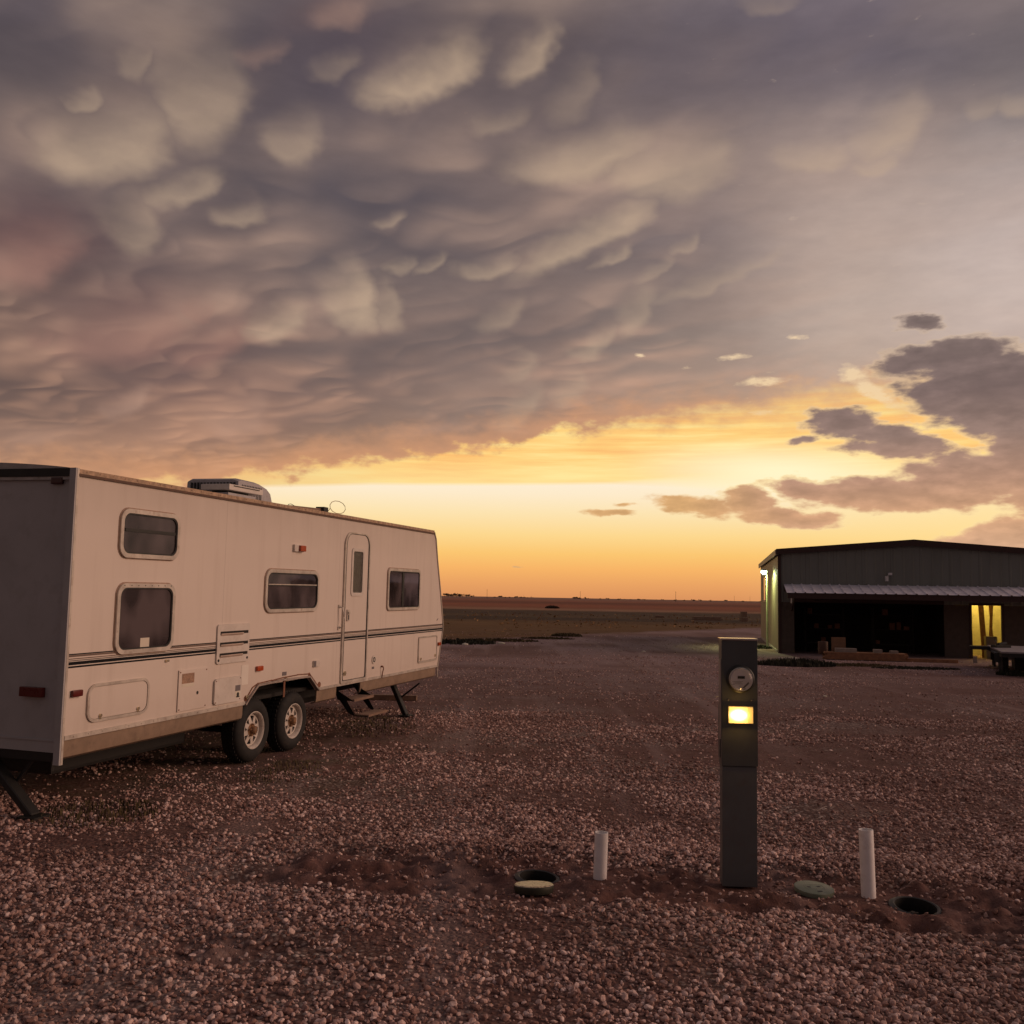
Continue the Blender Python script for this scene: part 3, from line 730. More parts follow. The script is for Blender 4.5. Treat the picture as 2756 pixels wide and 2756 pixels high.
# a richer heap of pale gravel behind the trench
xx = rng.uniform(-.6, 3.6, 5200); yy = 6.98 - .12 * xx + rng.normal(0, .20, 5200)
parts_.append((xx, yy, .016 + .03 * rng.uniform(0, 1, 5200) ** 1.8))
px_ = np.concatenate([p[0] for p in parts_]); py_ = np.concatenate([p[1] for p in parts_]); ps_ = np.concatenate([p[2] for p in parts_])
ok = np.ones(len(px_), bool)
for hx, hy in HOLES: ok &= np.hypot(px_ - hx, py_ - hy) > .145
u = (px_ + 3.409) * .288 + (py_ - 7.464) * .957; v = -(px_ + 3.409) * .957 + (py_ - 7.464) * .288
ok &= ~((np.abs(u - 3.2) < .75) & (v > .02) & (v < .35))       # no stones inside the tyres
ok &= ~((np.abs(px_ - 1.456) < .13) & (np.abs(py_ - 6.22) < .09))
ok &= ~((px_ > 8.5) & (py_ > 31))
px_, py_, ps_ = px_[ok], py_[ok], ps_[ok]
pz_ = height(px_, py_) + ps_ * rng.uniform(-.08, .26, len(ps_))
npt = len(px_)
me = bpy.data.meshes.new('gravel')
me.vertices.add(npt); me.vertices.foreach_set('co', np.stack([px_, py_, pz_], 1).astype(np.float32).ravel())
A_ = me.attributes.new('scl', 'FLOAT', 'POINT'); A_.data.foreach_set('value', ps_.astype(np.float32))
A_ = me.attributes.new('rot', 'FLOAT_VECTOR', 'POINT')
rot_ = np.stack([rng.normal(0, .45, npt), rng.normal(0, .45, npt), rng.uniform(0, 6.28, npt)], 1); A_.data.foreach_set('vector', rot_.astype(np.float32).ravel())
A_ = me.attributes.new('pick', 'INT', 'POINT'); A_.data.foreach_set('value', rng.integers(0, 9, npt).astype(np.int32))
me.materials.append(M['gravel'])
gravel = link(bpy.data.objects.new('gravel', me))
tag(gravel, 'loose pale and red-brown gravel spread over the whole yard', 'gravel', kind='stuff')
ng = bpy.data.node_groups.new('scatter_stones', 'GeometryNodeTree')
ng.interface.new_socket('Geometry', in_out='INPUT', socket_type='NodeSocketGeometry')
ng.interface.new_socket('Geometry', in_out='OUTPUT', socket_type='NodeSocketGeometry')
gi = ng.nodes.new('NodeGroupInput'); go = ng.nodes.new('NodeGroupOutput')
ci = ng.nodes.new('GeometryNodeCollectionInfo'); ci.inputs[0].default_value = stones; ci.inputs[1].default_value = True
ip = ng.nodes.new('GeometryNodeInstanceOnPoints'); ip.inputs['Pick Instance'].default_value = True
def named(nm, dt):
    nd = ng.nodes.new('GeometryNodeInputNamedAttribute'); nd.data_type = dt; nd.inputs[0].default_value = nm
    return [o for o in nd.outputs if o.enabled][0]
e2r = ng.nodes.new('FunctionNodeEulerToRotation')
ng.links.new(gi.outputs[0], ip.inputs['Points']); ng.links.new(ci.outputs[0], ip.inputs['Instance'])
ng.links.new(named('pick', 'INT'), ip.inputs['Instance Index'])
ng.links.new(named('rot', 'FLOAT_VECTOR'), e2r.inputs[0]); ng.links.new(e2r.outputs[0], ip.inputs['Rotation'])
ng.links.new(named('scl', 'FLOAT'), ip.inputs['Scale'])
ng.links.new(ip.outputs[0], go.inputs[0])
md = gravel.modifiers.new('stones', 'NODES'); md.node_group = ng

# ------------------------------------------------------------------ travel trailer
# local frame: x forward along its side, y into the body (away from the side we see), z up
TR = Matrix(((0.28844, -0.957478, 0.006253), (0.95747, 0.288376, -0.009498), (0.007291, 0.008726, 0.999935)))
trailer = empty('travel_trailer', label='old white bunkhouse travel trailer with dark side stripes parked on the gravel', cat='travel trailer')
trailer.matrix_world = Matrix.Translation((-3.40866, 7.46374, 0.0)) @ TR.to_4x4()
T = trailer
WID = 2.42
side_prof = [(.04, .60), (2.545, .60), (2.765, .765), (3.865, .765), (4.085, .60), (7.945, .60), (8.135, 1.21), (7.98, 1.738), (7.81, 2.235), (7.72, 2.56), (7.66, 2.63), (.04, 2.63)]
MB().poly_prism(side_prof, 'y', 0, .03).build('side_wall', M['siding'], T)
MB().poly_prism(side_prof, 'y', WID - .03, WID).build('side_wall', M['siding'], T)
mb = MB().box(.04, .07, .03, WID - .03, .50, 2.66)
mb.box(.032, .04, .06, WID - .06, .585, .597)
mb.build('rear_wall', M['rearshade'], T)
# front wall follows the raked nose
mb = MB()
fr = [(7.945, .60), (8.135, 1.21), (7.98, 1.738), (7.81, 2.235), (7.72, 2.56), (7.66, 2.63)]
fr_in = [(x - .03, z) for x, z in fr]
mb.poly_prism(fr + fr_in[::-1], 'y', .03, WID - .03)
mb.build('front_wall', M['cream'], T)
# roof: bowed sheet
mb = MB()
N = 24
def bow(y): return 2.685 + .068 * math.sin(math.pi * min(max(y / WID, 0), 1)) ** .8
bm = mb.bm
ys = [WID * k / N for k in range(N + 1)]
rows_ = []
for x, dz_ in ((.02, 0), (7.62, 0), (7.70, -.03), (7.735, -.09)):
    rows_.append([bm.verts.new((x, y, bow(y) + dz_)) for y in ys])
low_ = [[bm.verts.new((x, y, 2.60)) for y in ys] for x in (.02, 7.62)]
for A, B in zip(rows_, rows_[1:]):
    for k in range(N): bm.faces.new((A[k], A[k + 1], B[k + 1], B[k]))
for k in range(N): bm.faces.new((rows_[0][k], rows_[0][k + 1], low_[0][k + 1], low_[0][k]))
mb.build('roof', M['roofm'], T, smooth=True)
# roof edge rail: dark gutter with a paler cap, screw heads along it
mb = MB().box(.03, 7.66, -.016, .02, 2.628, 2.648)
mb.build('gutter', simple('gutter_brown', (.11, .055, .035), .6, var=.3, vscale=14), T)
mb = MB().box(.03, 7.64, -.010, .03, 2.6485, 2.684)
for k in range(50): mb.cyl((.12 + k * .152, -.0101, 2.668), (.12 + k * .152, -.014, 2.668), .006, seg=6)
mb.build('roof_edge_trim', simple('roof_trim_tan', (.44, .30, .20), .6, var=.35, vscale=18, dirt=(.16, .09, .06), damt=.7), T)
mb = MB().box(.015, .0385, -.005, WID + .005, 2.625, 2.69)
mb.build('rear_roof_trim', M['black'], T)
mb = MB().box(.012, .034, -.014, .0, .418, 2.69)
mb.build('corner_trim', M['trimal'], T)
MB().box(-.004, .0115, -.012, .045, .418, 2.69).build('corner_edge', M['rearshade'], T)
mb = MB().box(-.006, .042, WID, WID + .014, .418, 2.69)
mb.build('corner_trim', M['trimal'], T)
mb = MB()
edge_pts = [(7.945, .44), (7.945, .60), (8.138, 1.21), (7.983, 1.738), (7.813, 2.235), (7.723, 2.56), (7.655, 2.645)]
for a, b in zip(edge_pts, edge_pts[1:]):
    mb.bar((a[0], -.004, a[1]), (b[0], -.004, b[1]), .022, .014)
mb.build('nose_trim', M['trimal'], T)
# rail along the bottom of the white wall, with screws
mb = MB()
for a, b in ((.045, 2.545), (4.085, 7.93)):
    mb.box(a, b, -.010, -.001, .598, .632)
    for k in range(int((b - a) / .16)):
        mb.cyl((a + .1 + k * .16, -.0101, .616), (a + .1 + k * .16, -.0135, .616), .007, seg=6)
mb.build('bottom_rail', M['trimal'], T)
# wheel arch edging, bent and rusty
mb = MB()
arch = [(2.545, .60), (2.62, .665), (2.765, .772), (3.30, .79), (3.865, .775), (4.10, .60)]
for a, b in zip(arch, arch[1:]):
    mb.bar((a[0], -.006, a[1]), (b[0], -.006, b[1]), .038, .018)
mb.build('wheel_arch_trim', simple('arch_metal', (.40, .34, .31), .5, metal=.3, var=.3, vscale=12, dirt=(.22, .09, .05), damt=.9), T)
mb = MB()
ra = [(2.555, .64), (2.60, .69), (2.68, .76), (2.79, .795), (3.05, .802), (3.3, .812), (3.6, .815), (3.87, .806), (3.99, .72), (4.10, .635)]
rs = random.Random(4)
for a, b in zip(ra, ra[1:]):
    mb.bar((a[0], -.004, a[1] + rs.uniform(-.004, .004)), (b[0], -.004, b[1]), .012, .010)
mb.cyl((2.56, 0, .66), (2.56, -.006, .66), .028, seg=9).cyl((3.87, 0, .80), (3.87, -.006, .80), .02, seg=8).cyl((4.12, 0, .66), (4.12, -.006, .66), .035, seg=9)
mb.build('rusty_seam', M['rustedge'], T)
for x, z in ((2.572, .673), (3.337, .789)):
    mb = MB().cyl((x, -.012, z), (x, -.02, z), .022, seg=16).cyl((x, -.02, z), (x, -.025, z), .009, seg=8)
    mb.build('bolt', M['chrome'], T)
MB().box(3.29, 3.325, -.012, -.004, .60, .79).build('hanger_strap', M['rustedge'], T)
MB().box(3.27, 3.36, -.003, -.0005, .83, .87).build('faded_tag', M['greydecal'], T)
# taupe skirt panels under the wall
def skirt(x0, x1, far=False):
    mb = MB(); bm = mb.bm
    prof = [(.010, .598), (.012, .50), (.02, .465), (.05, .445), (.085, .437), (.085, .452), (.055, .460), (.035, .475), (.028, .50), (.026, .598)]
    if far: prof = [(WID - y, z) for y, z in prof]
    lo = [bm.verts.new((x0, y, z)) for y, z in prof]; hi = [bm.verts.new((x1, y, z)) for y, z in prof]
    bm.faces.new(lo); bm.faces.new(hi[::-1])
    for i in range(len(prof)): bm.faces.new((lo[i], hi[i], hi[(i + 1) % len(prof)], lo[(i + 1) % len(prof)]))
    mb.build('skirt_panel', M['taupe'], T, smooth=True)
skirt(.05, 2.535); skirt(4.09, 4.585); skirt(5.25, 7.90)
skirt(.05, 2.535, True); skirt(4.09, 7.90, True)
# inner wheel well, floor and frame
mb = MB().box(.08, 7.9, .10, WID - .1, .60, .64)
mb.box(2.45, 4.15, .031, .42, .80, .83).box(2.45, 4.15, .40, .42, .62, .80)
mb.build('underbody', M['dark'], T)
mb = MB()
for y in (.42, 1.95): mb.box(.3, 7.8, y, y + .05, .44, .595)
for x in (.35, 2.3, 4.4, 6.2): mb.box(x, x + .05, .47, 1.95, .47, .56)
mb.box(.05, .12, .1, WID - .1, .43, .50)
for x in (2.795, 3.605): mb.cyl((x, .2, .30), (x, 2.25, .30), .035)
for x in (2.5, 3.2, 3.9):
    mb.bar((x, .45, .45), (x + .15, .45, .33), .03, .02)
mb.build('chassis', M['black'], T)
MB().box(.5, 2.3, .5, 1.9, .22, .465, .03).build('added_tank', M['black'], T)  # both tanks are added, unseen, to darken the space under the floor
MB().box(4.5, 5.6, .7, 1.8, .30, .465, .03).build('added_tank', M['black'], T)
# stripes printed on the side
def stripes(x0, x1, y, parent, name='stripe'):
    mb = MB()
    for a, b in ((1.243, 1.252), (1.196, 1.201), (1.165, 1.190), (1.143, 1.157)): mb.box(x0, x1, y - .0012, y - .0002, a, b)
    mb.build(name, M['stripe'], parent)
    mb = MB()
    for a, b in ((1.227, 1.2415), (1.2085, 1.216)): mb.box(x0, x1, y - .0012, y - .0002, a, b)
    mb.build(name, M['stripeb'], parent)
stripes(.045, 4.63, 0, T); stripes(5.36, 8.12, 0, T)

# windows
def window(x0, x1, z0, z1, r=.10, bars=(), glass='glass', fw=.036, gk=.012):
    o = rrect(x0, x1, z0, z1, r); i = rrect(x0 + fw, x1 - fw, z0 + fw, z1 - fw, max(.02, r - fw * .7))
    f = MB().ring(o, i, 'y', -.022, -.001).build('window', M['trimal'], T)
    o2 = rrect(x0 - .010, x1 + .010, z0 - .010, z1 + .010, r + .01)
    MB().ring(o2, rrect(x0 + .004, x1 - .004, z0 + .004, z1 - .004, r), 'y', -.005, -.0006).build('sealant', simple('old_sealant', (.36, .24, .18), .8, var=.3, vscale=20), f)
    g2 = rrect(x0 + fw - .001, x1 - fw + .001, z0 + fw - .001, z1 - fw + .001, max(.02, r - fw * .7))
    g3 = rrect(x0 + fw + gk, x1 - fw - gk, z0 + fw + gk, z1 - fw - gk, max(.015, r - fw * .8))
    MB().ring(g2, g3, 'y', -.017, -.002).build('gasket', M['gasket'], f)
    MB().poly_prism(g3, 'y', -.007, -.003).build('pane', M[glass], f)
    for b in bars:
        MB().box(*b[:2], -.016, -.0072, *b[2:4]).build('window_bar', M[b[4]], f)
    return f
window(.54, 1.33, 2.015, 2.425, .10, [(.60, 1.27, 2.235, 2.262, 'gasket')])
wf = window(.545, 1.31, 1.215, 1.803, .10)
for k in range(8): MB().cyl((.62 + k * .088, -.022, 1.785), (.62 + k * .088, -.0245, 1.785), .005, seg=6).build('screw', M['gasket'], wf)
MB().box(.872, .990, -.0085, -.0072, 1.257, 1.340).build('paper_notice', M['white'], wf)
window(2.83, 4.0, 1.518, 1.978, .11, [(2.89, 3.945, 1.812, 1.822, 'trimal'), (2.89, 3.945, 1.800, 1.811, 'gasket')])
wf = window(5.955, 7.11, 1.492, 2.068, .07, [(6.45, 6.515, 1.545, 2.015, 'gasket')])
MB().poly_prism([(6.52, 1.548), (7.045, 1.548), (7.045, 2.012), (6.52, 2.012)], 'y', -.013, -.0075).build('sliding_pane', M['glass2'], wf)

# entrance door
f = MB().poly_prism(rrect(4.70, 5.305, .66, 2.46, .03, rt=.13), 'y', -.014, -.001).build('door', M['siding'], T)
MB().ring(rrect(4.640, 5.365, .622, 2.485, .02, rt=.17), rrect(4.672, 5.333, .652, 2.468, .02, rt=.15), 'y', -.020, -.001).build('door_frame', M['trimal'], f)
MB().ring(rrect(4.672, 5.333, .652, 2.468, .02, rt=.15), rrect(4.70, 5.305, .66, 2.46, .03, rt=.13), 'y', -.008, -.001).build('door_seal', M['gasket'], f)
MB().ring(rrect(4.825, 5.18, 1.69, 2.29, .05), rrect(4.868, 5.138, 1.732, 2.25, .03), 'y', -.024, -.0141).build('door_window_frame', M['cream'], f)
MB().poly_prism(rrect(4.868, 5.138, 1.732, 2.25, .03), 'y', -.018, -.0141).build('door_window', M['frosted'], f)
stripes(4.702, 5.303, -.0142, f)
MB().box(4.735, 4.80, -.03, -.0142, 1.385, 1.525, .006).box(4.745, 4.79, -.042, -.03, 1.47, 1.50).build('door_lock', M['trimal'], f)
MB().box(4.755, 4.78, -.0318, -.0301, 1.40, 1.46).build('lock_recess', M['gasket'], f)
MB().cyl((4.735, -.0142, .745), (4.735, -.03, .745), .028, seg=14).build('door_catch', M['chrome'], f)
mb = MB().tube([(4.555, -.001, 1.56), (4.555, -.05, 1.55), (4.575, -.065, 1.44), (4.565, -.05, 1.32), (4.555, -.001, 1.30)], .011)
mb.build('grab_handle', M['cream'], T, smooth=True)
for z in (1.565, 1.302): MB().box(4.53, 4.58, -.012, -.001, z - .02, z + .02).build('handle_bracket', M['trimal'], T)

# appliance vent with three slots
f = MB().poly_prism(rrect(2.0, 2.565, 1.04, 1.42, .03), 'y', -.016, -.001).build('appliance_vent', M['cream'], T)
for z in (1.338, 1.232, 1.128):
    MB().box(2.045, 2.535, -.0178, -.0162, z - .016, z + .013).build('vent_slot', M['dark'], f)
    mb = MB(); mb.poly_prism([(-.028, z - .014), (-.0162, z - .03), (-.0162, z - .02), (-.026, z - .006)], 'x', 2.05, 2.44); mb.build('vent_louvre', simple('louvre_tan', (.52, .40, .33), .6), f)
for x in (2.03, 2.53): MB().cyl((x, -.0162, 1.075), (x, -.021, 1.075), .013, seg=10).build('vent_catch', M['gasket'], f)
# baggage hatch
def hatch(x0, x1, z0, z1, r, tabs):
    f = MB().ring(rrect(x0, x1, z0, z1, r), rrect(x0 + .022, x1 - .022, z0 + .022, z1 - .022, max(.01, r - .02)), 'y', -.016, -.001).build('storage_hatch', M['trimal'], T)
    MB().poly_prism(rrect(x0 + .026, x1 - .026, z0 + .026, z1 - .026, max(.01, r - .024)), 'y', -.010, -.001).build('hatch_panel', M['siding'], f)
    for x, z in tabs:
        MB().cyl((x, -.0101, z), (x, -.026, z), .013, seg=10).box(x - .008, x + .008, -.022, -.0101, z - .03, z).build('hatch_latch', M['chrome'], f)
hatch(.27, 1.02, .698, 1.0, .09, ((.42, .745), (.88, .75)))
hatch(7.13, 7.88, .705, 1.09, .035, ((7.22, .77), (7.80, .79)))
# furnace panel with worn label
f = MB().box(1.43, 1.868, -.012, -.001, .652, 1.024, .004).build('furnace_panel', M['siding'], T)
MB().box(1.475, 1.66, -.0135, -.0122, .90, .99).build('worn_label', M['sticker'], f)
MB().box(1.48, 1.66, -.0137, -.0122, .87, .895).build('label_strip', M['white'], f)
MB().cyl((1.72, -.0122, .80), (1.72, -.014, .80), .016, seg=10).build('key_hole', M['gasket'], f)
for x in (1.45, 1.85):
    for z in (.67, 1.005): MB().cyl((x, -.0122, z), (x, -.015, z), .007, seg=6).build('screw', M['rustedge'], f)
# water heater door with a dark label
f = MB().poly_prism(rrect(1.985, 2.448, .655, .90, .035), 'y', -.022, -.001).build('water_heater_door', M['cream'], T)
MB().box(2.335, 2.425, -.0235, -.0222, .755, .812).build('door_label', M['greydecal'], f)
MB().box(2.335, 2.425, -.0235, -.0222, .69, .752).build('door_label', M['white'], f)
MB().cyl((2.383, -.0236, .720), (2.383, -.0245, .720), .022, seg=12).box(2.355, 2.41, -.0245, -.0236, .692, .705).build('label_mark', M['gasket'], f)
for x in (2.005, 2.42):
    for z in (.675, .88): MB().cyl((x, -.0222, z), (x, -.025, z), .006, seg=6).build('screw', M['rustedge'], f)
MB().box(2.462, 2.592, -.0025, -.0005, .80, .998).build('repair_patch', simple('new_white_patch', (.78, .72, .65), .5, var=.04), T)
# lights
def marker(x, z, mat_, wd=.055, hh=.026, name='marker_light'):
    MB().box(x - wd, x + wd, -.03, -.001, z - hh, z + hh, .012).build(name, M[mat_], T, smooth=True)
marker(.142, .946, 'redlens'); marker(2.782, .946, 'amber', .058); marker(7.965, .948, 'amber', .05)
f = MB().box(3.385, 3.60, -.028, -.001, 2.184, 2.262, .006).build('porch_light', M['cream'], T)
MB().box(3.475, 3.595, -.055, -.0281, 2.19, 2.256, .008).build('porch_lens', M['amber'], f)
f = MB().box(3.945, 4.09, -.022, -.001, .876, .948, .006).build('outlet_cover', M['cream'], T)
MB().box(3.947, 3.99, -.024, -.0222, .880, .944).build('outlet_shadow_gap', M['greydecal'], f)
f = MB().cyl((5.60, -.001, .857), (5.60, -.012, .857), .055, seg=20).build('water_inlet', M['cream'], T)
MB().ring(rrect(5.567, 5.633, .824, .890, .032), rrect(5.58, 5.62, .837, .877, .019), 'y', -.016, -.0121).build('inlet_ring', M['gasket'], f)
MB().box(5.56, 5.63, -.002, -.0005, .735, .765).build('inlet_label', M['greydecal'], T)
MB().cyl((5.85, -.001, .75), (5.85, -.03, .75), .012, seg=8).tube([(5.85, -.03, .75), (5.855, -.035, .72), (5.86, -.02, .66), (5.862, -.012, .60)], .007, seg=6).build('drain_tap', M['rustedge'], T)
MB().box(1.23, 1.27, -.02, -.001, 1.115, 1.135, .003).build('hatch_clip', M['chrome'], T)
MB().bar((7.86, -.002, 1.31), (7.91, -.002, 1.34), .016, .002).build('chipped_decal', M['greydecal'], T)
# rear lights
f = MB().box(.0, .0385, .19, .405, .915, .99, .006).build('tail_light', M['redlens'], T)
f = MB().box(.0, .0385, WID - .405, WID - .19, .915, .99, .006).build('tail_light', M['redlens'], T)
MB().box(.012, .0385, .13, .24, 2.565, 2.62, .012).build('clearance_light', simple('dark_red_lens', (.05, .01, .01), .3), T)
MB().box(.012, .0385, WID - .24, WID - .13, 2.565, 2.62, .012).build('clearance_light', M['redlens'], T)

# wheels
def wheel(x, y0, z, sgn):
    """sgn -1: outer face towards -y"""
    Mt = Matrix.Translation((x, y0, z)) @ Matrix.Rotation(R(90), 4, 'X')
    if sgn > 0: Mt = Matrix.Translation((x, y0, z)) @ Matrix.Rotation(R(-90), 4, 'X')
    # local height h points outwards
    tyre = [(.186, .0), (.20, .012), (.232, .018), (.265, .016), (.292, .004), (.312, -.012), (.322, -.032), (.3235, -.06), (.3245, -.10), (.3235, -.14), (.312, -.182), (.28, -.20), (.20, -.20), (.186, -.19)]
    mb = MB().lathe(tyre, Mt, 56)
    for k in range(44):          # tread blocks
        a = 2 * math.pi * k / 44
        for h, w_ in ((-.065, .05), (-.135, .05)):
            c = Mt @ Vector((math.cos(a) * .325, math.sin(a) * .325, h)); 
            d = (Mt.to_3x3() @ Vector((-math.sin(a), math.cos(a), 0))).normalized()
            n_ = (Mt.to_3x3() @ Vector((0, 0, 1))).normalized()
            mb.bar(c - n_ * w_ / 2, c + n_ * w_ / 2, .012, .034, roll=0)
    t = mb.build('wheel', M['rubber'], T, smooth=True)
    rp = [(.188, .004), (.193, .008), (.186, .010), (.178, .002), (.170, -.012), (.166, -.05), (.160, -.056), (.158, -.07), (.165, -.075), (.170, -.19), (.188, -.19), (.188, .004)]
    rm = MB().lathe(rp, Mt, 48)
    bm = rm.bm
    # spoked disc: eight spokes that widen towards the hub
    h0 = -.052
    def ringv(r, a, h): return bm.verts.new(Mt @ Vector((r * math.cos(a), r * math.sin(a), h)))
    for k in range(8):
        a = 2 * math.pi * (k + .3) / 8; ai = math.pi / 8 * .98; ao = math.pi / 8 * .34
        for hh in (h0 + .012, h0 - .006):
            vs = [ringv(.075, a - ai, hh + .012), ringv(.075, a, hh + .014), ringv(.075, a + ai, hh + .012), ringv(.148, a + ao, hh), ringv(.148, a, hh + .004), ringv(.148, a - ao, hh)]
            bm.faces.new(vs)
    rm.lathe([(.145, h0 + .012), (.162, h0 + .014), (.162, h0 - .008), (.145, h0 - .006), (.145, h0 + .012)], Mt, 48)
    rm.lathe([(.040, h0 + .028), (.078, h0 + .026), (.080, h0 + .008)], Mt, 32)
    rm.build('rim', M['rim'], t, smooth=True)
    MB().lathe([(0, -.10), (.158, -.10), (.158, -.12), (0, -.12)], Mt, 32).build('brake_drum', M['dark'], t)
    hb = MB().lathe([(0, .030), (.022, .028), (.034, .018), (.038, .0), (.040, h0 + .03), (.066, h0 + .032), (.070, h0 + .024)], Mt, 28)
    for k in range(5):
        a = 2 * math.pi * k / 5 + .4
        hb.lathe([(0, h0 + .058), (.010, h0 + .056), (.011, h0 + .025)], Mt @ Matrix.Translation((math.cos(a) * .058, math.sin(a) * .058, 0)), 6)
    hb.build('hub', M['rust'], t, smooth=True)
for x in (2.835, 3.650): wheel(x, .055, .305 - .0073 * (x - 2.795), -1)
for x in (2.835, 3.650): wheel(x, WID - .055, .290 - .0073 * (x - 2.795), 1)

# entry steps, stabiliser jacks
st = MB().box(4.72, 5.28, -.164, .03, .424, .436).box(4.72, 5.28, -.172, -.164, .41, .44).build('upper_step', M['oldwood'], T)
st = MB().box(4.72, 5.28, -.36, -.19, .250, .262).box(4.72, 5.28, -.368, -.36, .238, .266).build('lower_step', M['oldwood'], T)
mb = MB()
for x in (4.712, 5.284):
    MB().poly_prism([(.10, .56), (.05, .423), (-.165, .415), (-.165, .423), (-.07, .4225), (-.12, .262), (-.19, .238), (-.365, .238), (-.365, .249), (-.18, .249), (-.10, .275), (-.04, .40), (.14, .56)], 'x', x - .004, x + .004).build('step_frame', M['black'], T)
def jack(x, top, foot, name='stabiliser_jack'):
    f = MB().bar((x, top[0], top[1]), (x, foot[0], foot[1]), .10, .06, 0, .008).build(name, M['black'], T)
    MB().bar((x + .05, top[0] - .42, top[1]), (x + .05, (top[0] + foot[0]) / 2, (top[1] + foot[1]) / 2), .022, .022).build('jack_brace', M['black'], f)
    MB().box(x - .09, x + .09, foot[0] - .08, foot[0] + .08, foot[1] - .012, foot[1] + .006).build('foot_plate', M['black'], f)
jack(-.02 + .07, (.72, .45), (.235, .012))
jack(7.0, (.34, .43), (.10, -.035))
jack(.05, (WID - .72, .45), (WID - .235, -.005))
jack(7.0, (WID - .34, .43), (WID - .10, -.05))
# air conditioner on the roof
f = MB(); bm = f.bm
sec = lambda x, s_, top: [(x, .85 + .02 * (1 - s_), 2.76), (x, 1.56, 2.76), (x, 1.56 - .03 * (1 - s_), top - .03), (x, 1.50 - .05 * (1 - s_), top), (x, .92 + .04 * (1 - s_), top), (x, .85 + .03 * (1 - s_), top - .025)]
S_ = [sec(3.60, .6, 3.02), sec(3.63, 1, 3.035), sec(4.02, 1, 3.03), sec(4.20, .9, 2.99), sec(4.30, .7, 2.94), sec(4.355, .5, 2.85), sec(4.375, .4, 2.77)]
L_ = [[bm.verts.new(p) for p in s_] for s_ in S_]
for A, B in zip(L_, L_[1:]):
    for k in range(6): bm.faces.new((A[k], A[(k + 1) % 6], B[(k + 1) % 6], B[k]))
bm.faces.new(L_[0]); bm.faces.new(L_[-1][::-1])
ac = f.build('roof_air_conditioner', M['acgrey'], T, smooth=True)
mb = MB()
for k in range(15):
    y = .90 + k * .044
    if y < 1.50: mb.box(3.583, 3.5985, y, y + .020, 2.84 if k % 3 else 2.86, 2.985)
mb.build('grille_slots', M['gasket'], ac)
mb = MB()
for k in range(13): mb.box(3.66 + k * .034, 3.672 + k * .034, .8455, .8492, 2.80, 2.965)
mb.build('grille_slots', M['gasket'], ac)
# low roof vent and its lifted lid beside the air conditioner
f = MB().box(2.93, 3.48, .55, .85, 2.735, 2.80, .008).build('roof_vent', M['acgrey'], T)
MB().box(2.90, 3.58, .52, .88, 2.825, 2.890, .012).build('vent_lid', M['cream'], f)
MB().box(2.98, 3.50, .515, .5195, 2.868, 2.878).build('lid_groove', M['gasket'], f)
MB().box(3.0, 3.40, .60, .80, 2.80, 2.825).build('vent_screen', M['gasket'], f)
# folded aerial on the roof
f = MB().bar((4.30, .6, 2.765), (5.10, .6, 2.792), .035, .03).bar((4.35, .55, 2.76), (4.72, .66, 2.79), .05, .02).build('roof_aerial', M['oldwood'], T)
MB().box(5.10, 5.22, .54, .66, 2.74, 2.83, .006).build('aerial_base', M['black'], f)
lp = [Vector((5.30 + .0, .6, 2.765))]
for k in range(13):
    a = R(200 - 30 * k * 1.0)
    lp.append(Vector((5.60 + .23 * math.cos(a), .6, 2.865 + .085 * math.sin(a) - .00 * k)))
MB().tube(lp, .0045, seg=5).build('cable_loop', simple('tan_cable', (.35, .22, .10), .6), f, smooth=True)
MB().tube([(4.27, .6, 2.765), (4.30, .6, 2.79), (4.36, .6, 2.80), (4.44, .6, 2.785), (4.5, .6, 2.77)], .004, seg=5).build('loose_wire', M['gasket'], f, smooth=True)

def on_ground(o, x, y):
    o.location.z += float(height(np.array([x]), np.array([y]))[0]); return o

# ------------------------------------------------------------------ timber lying beyond the trailer
f = MB().box(-.45, .45, -.05, .05, 0, .085, .006).build('timber_block', M['oldwood'], None, loc=(-1.98, 16.35, .0), rot=(0, 0, R(-4)))
tag(f, 'rough timber lying on the gravel behind the front jack of the trailer', 'timber')

# ------------------------------------------------------------------ service pedestal
ped = empty('meter_pedestal', (1.456, 6.17, -.02), R(-4.0), 'slim dark grey electric meter pedestal with a glowing panel, standing in bare soil', 'meter pedestal')
M['ped'] = simple('pedestal_paint', (.080, .086, .094), .42, metal=.2, var=.10, vscale=5, dirt=(.09, .07, .06), damt=.3)
W2 = .1125
MB().box(-W2 + .005, W2 - .005, .008, .116, 0, .732, .003).build('lower_post', simple('post_paint', (.105, .112, .12), .5, metal=.1, var=.12, vscale=5, dirt=(.11, .07, .055), damt=.4), ped)
MB().box(-W2 + .012, W2 - .012, .014, .112, .7321, .7355).build('joint_gap', M['gasket'], ped)
up_ = MB().box(-W2, W2, 0, .122, .736, 1.52, .003).build('upper_box', M['ped'], ped)
MB().box(-W2 - .006, W2 + .003, -.006, .128, 1.5205, 1.532, .002).build('cap', simple('cap_metal', (.80, .72, .68), .16, metal=.8), ped)
MB().box(-W2 - .008, -W2 - .001, .006, .035, .90, 1.40).build('side_flange', simple('flange_metal', (.45, .40, .38), .35, metal=.5), ped)
MB().box(-W2 - .004, -W2 - .0005, .05, .116, .78, 1.10).build('side_door', M['ped'], ped)
Mt = Matrix.Translation((.004, 0, 1.278)) @ Matrix.Rotation(R(90), 4, 'X')
f = MB().lathe([(.088, .0), (.088, .012), (.082, .020), (.076, .022), (.074, .018)], Mt, 48).build('meter_ring', M['gasket'], ped, smooth=True)
MB().lathe([(.0, .046), (.062, .046), (.066, .040), (.066, .010)], Mt, 48).build('meter_face', simple('meter_face_grey', (.60, .56, .60), .5, var=.05), f)
